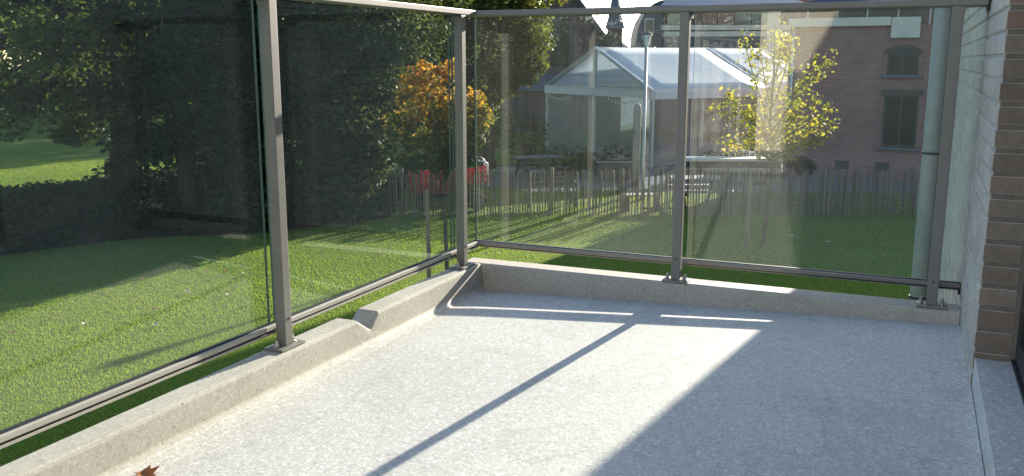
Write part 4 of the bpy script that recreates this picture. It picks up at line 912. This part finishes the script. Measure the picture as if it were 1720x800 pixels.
# young maple with stake
MD = 13.6
b = at(747, 101, MD)
cz = Z(190, MD)
tree('maple_tree', 'young maple with orange and green autumn leaves behind the corner post', (b.x, b.y, 0), 0.035, (b.x-0.05, b.y, cz+0.3),
     [(at(725, 165, MD), (0.52, 0.55, 0.50), 30, 0.17), (at(755, 215, MD), (0.62, 0.6, 0.50), 36, 0.18), (at(800, 200, MD), (0.26, 0.35, 0.44), 14, 0.15), (at(675, 210, MD), (0.30, 0.35, 0.26), 8, 0.12), (at(735, 262, MD), (0.62, 0.5, 0.20), 22, 0.14), (at(700, 140, MD), (0.18, 0.3, 0.2), 5, 0.12), (at(735, 120, MD), (0.28, 0.3, 0.16), 6, 0.12)],
     0.075, 66, M['mapleleaf'], M['barklight'], shape='maple', limbs=8, updir=0.4)
def stake(px, d, top_py, r, label, tie_to=None):
    b = at(px, 101, d); h = Z(top_py, d); t = thing('tree_stake', label, 'tree stake', (b.x, b.y, 0), 0, 'stakes tied to young trees')
    m = MB(); m.tube([(0, 0, -0.05), (0.01, 0, h*0.5), (0, 0, h-0.02), (0, 0, h)], [r, r*0.97, r*0.95, r*0.7], 10); m.build('pole', M['stake'], t, smooth=True)
    if tie_to is not None:
        e = Vector(tie_to) - Vector((b.x, b.y, 0)); m = MB(); m.beam((0, 0, h-0.12), (e.x, e.y, h-0.12), 0.012, 0.05); m.build('tie_strap', M['gasket'], t)
stake(713, 13.4, 318, 0.035, 'round wooden stake left of the orange maple trunk', (at(747, 101, MD).x, at(747, 101, MD).y, 0))
# young pear with stake
PD = 18.8
def pear():
    b = at(1297, 101, PD); t = thing('pear_tree', 'young pear tree with yellowing leaves on upswept branches, right of the tent', 'tree', (b.x, b.y, 0))
    mb = MB(); P = []
    o0 = Vector((b.x, b.y, 0))
    W = lambda px, py, dd=0.0: at(px, py, PD + dd) - o0
    lead = [Vector((0, 0, -0.05)), W(1296, 300), W(1294, 200), W(1300, 120), W(1302, 40)]
    mb.tube(lead, [0.045, 0.04, 0.03, 0.02, 0.006], 8)
    br = [((1296, 262), (1240, 215), (1198, 180)), ((1296, 270), (1250, 240), (1222, 242)), ((1295, 230), (1230, 180), (1225, 150)), ((1296, 215), (1262, 130), (1250, 62)),
          ((1295, 190), (1280, 110), (1275, 78)), ((1296, 255), (1345, 215), (1405, 212)), ((1296, 262), (1360, 240), (1385, 232)), ((1297, 220), (1340, 165), (1370, 95)),
          ((1298, 200), (1360, 120), (1404, 100)), ((1298, 180), (1325, 110), (1330, 60)), ((1296, 240), (1340, 190), (1375, 160)), ((1296, 268), (1320, 240), (1350, 225)),
          ((1295, 250), (1270, 200), (1262, 165)), ((1299, 140), (1312, 90), (1318, 55)), ((1296, 275), (1275, 250), (1262, 225)), ((1297, 250), (1325, 200), (1340, 170)), ((1296, 265), (1300, 230), (1312, 200)),
          ((1296, 272), (1310, 262), (1330, 258)), ((1296, 235), (1255, 200), (1215, 165)), ((1296, 245), (1370, 200), (1395, 185))]
    pts = []
    for q in br:
        dy = random.uniform(-0.9, 0.9); a_, c_, e_ = W(*q[0]), W(*q[1], dy*0.6), W(*q[2], dy)
        path = [a_*(1-s_)**2 + c_*2*s_*(1-s_) + e_*s_*s_ for s_ in np.linspace(0, 1, 9)]
        mb.tube(path, list(np.linspace(0.018, 0.004, 9)), 5)
        for s_ in np.linspace(0.16, 1.0, 150):
            k_ = min(int(s_*8), 7); f_ = s_*8-k_; c0 = path[k_].lerp(path[min(k_+1, 8)], f_); P.append(np.array(c0) + rng.normal(0, 0.095, 3))
    for s_ in np.linspace(0.45, 1.0, 150):
        x_ = s_*4; k_ = min(int(x_), 3); c0 = lead[k_].lerp(lead[k_+1], x_-k_); P.append(np.array(c0) + rng.normal(0, 0.12, 3))
    mb.build('trunk', M['barklight'], t, smooth=True)
    P = np.array(P); o = fastmesh('crown', leaf_polys(P, rng.uniform(0.055, 0.115, len(P)), 'oval', 0.2), 6, M['pearleaf'], t); o['kind'] = 'stuff'
pear()
stake(1270, 18.6, 300, 0.05, 'round wooden stake left of the pear trunk', (at(1297, 101, PD).x, PD, 0))

# ------------------------------------------------------------------ grass and fallen leaves
def in_poly(x, y, poly):
    c = np.zeros(len(x), bool); n = len(poly)
    for i in range(n):
        x0, y0 = poly[i][0], poly[i][1]; x1, y1 = poly[(i+1) % n][0], poly[(i+1) % n][1]
        c ^= ((y0 > y) != (y1 > y)) & (x < (x1-x0)*(y-y0)/(y1-y0+1e-12) + x0)
    return c
NG = 620000
d = 6.5 * (36/6.5) ** rng.uniform(0, 1, NG); a_ = (rng.uniform(-120, 1600, NG) - 860)/FPX
x = a_*d; y = d
keep = ~in_poly(x, y, [(p.x, p.y) for p in g1]) & ~in_poly(x, y, [(p.x, p.y) for p in (ground(180, 402), ground(452, 392), ground(655, 366), ground(690, 300), ground(430, 268), ground(150, 300))])
# not under the balcony or the own building
lx = np.cos(-YAW)*(x-BAL_LOC.x) - np.sin(-YAW)*(y-BAL_LOC.y); ly = np.sin(-YAW)*(x-BAL_LOC.x) + np.cos(-YAW)*(y-BAL_LOC.y)
keep &= ~((lx > -0.1) & (ly < 0.1)) & ~((lx > WX-0.2) & (ly < YE+0.1))
x, y, d = x[keep], y[keep], d[keep]; n = len(x)
h = rng.uniform(0.012, 0.034, n) * (1 + 0.35*np.sin(x*1.3)*np.sin(y*0.9)); w = 0.0028*(0.5 + d/9); th = rng.uniform(0, 6.283, n)
lean = rng.normal(0, 0.5, (n, 2)) * h[:, None]
V = np.zeros((n, 3, 3)); cx_, sx_ = np.cos(th)*w, np.sin(th)*w
V[:, 0] = np.stack([x-cx_, y-sx_, np.zeros(n)], 1); V[:, 1] = np.stack([x+cx_, y+sx_, np.zeros(n)], 1); V[:, 2] = np.stack([x+lean[:, 0], y+lean[:, 1], h], 1)
o = fastmesh('lawn_grass', V, 3, M['grassblade']); tag(o, 'short mown green grass of the lawn', 'grass', kind='stuff')
fl_px = [(185, 491, 0), (142, 549, 0), (259, 525, 1), (262, 551, 0), (315, 494, 0), (348, 458, 1), (364, 468, 0), (410, 464, 0), (420, 514, 0), (24, 564, 1), (240, 473, 1), (93, 536, 1), (380, 460, 1), (383, 500, 0), (640, 430, 1), (590, 402, 1), (1330, 400, 0), (1392, 410, 0), (1420, 382, 1)]
side_n = ['pale', 'brown']
for i, (px, py, k_) in enumerate(fl_px):
    p = ground(px, py); where = 'on the sunlit lawn left of the nearest post' if px < 450 else ('on the lawn near the orange maple' if px < 800 else 'on the shaded lawn in front of the fence')
    leaf_object('fallen_leaf', (p.x, p.y, 0.05), 0.11, M['paleleaf'] if k_ == 0 else M['deadleaf'], 'small %s fallen leaf %s' % (side_n[k_], where), 'fallen leaves %s %s' % (side_n[k_], where), seed=i)
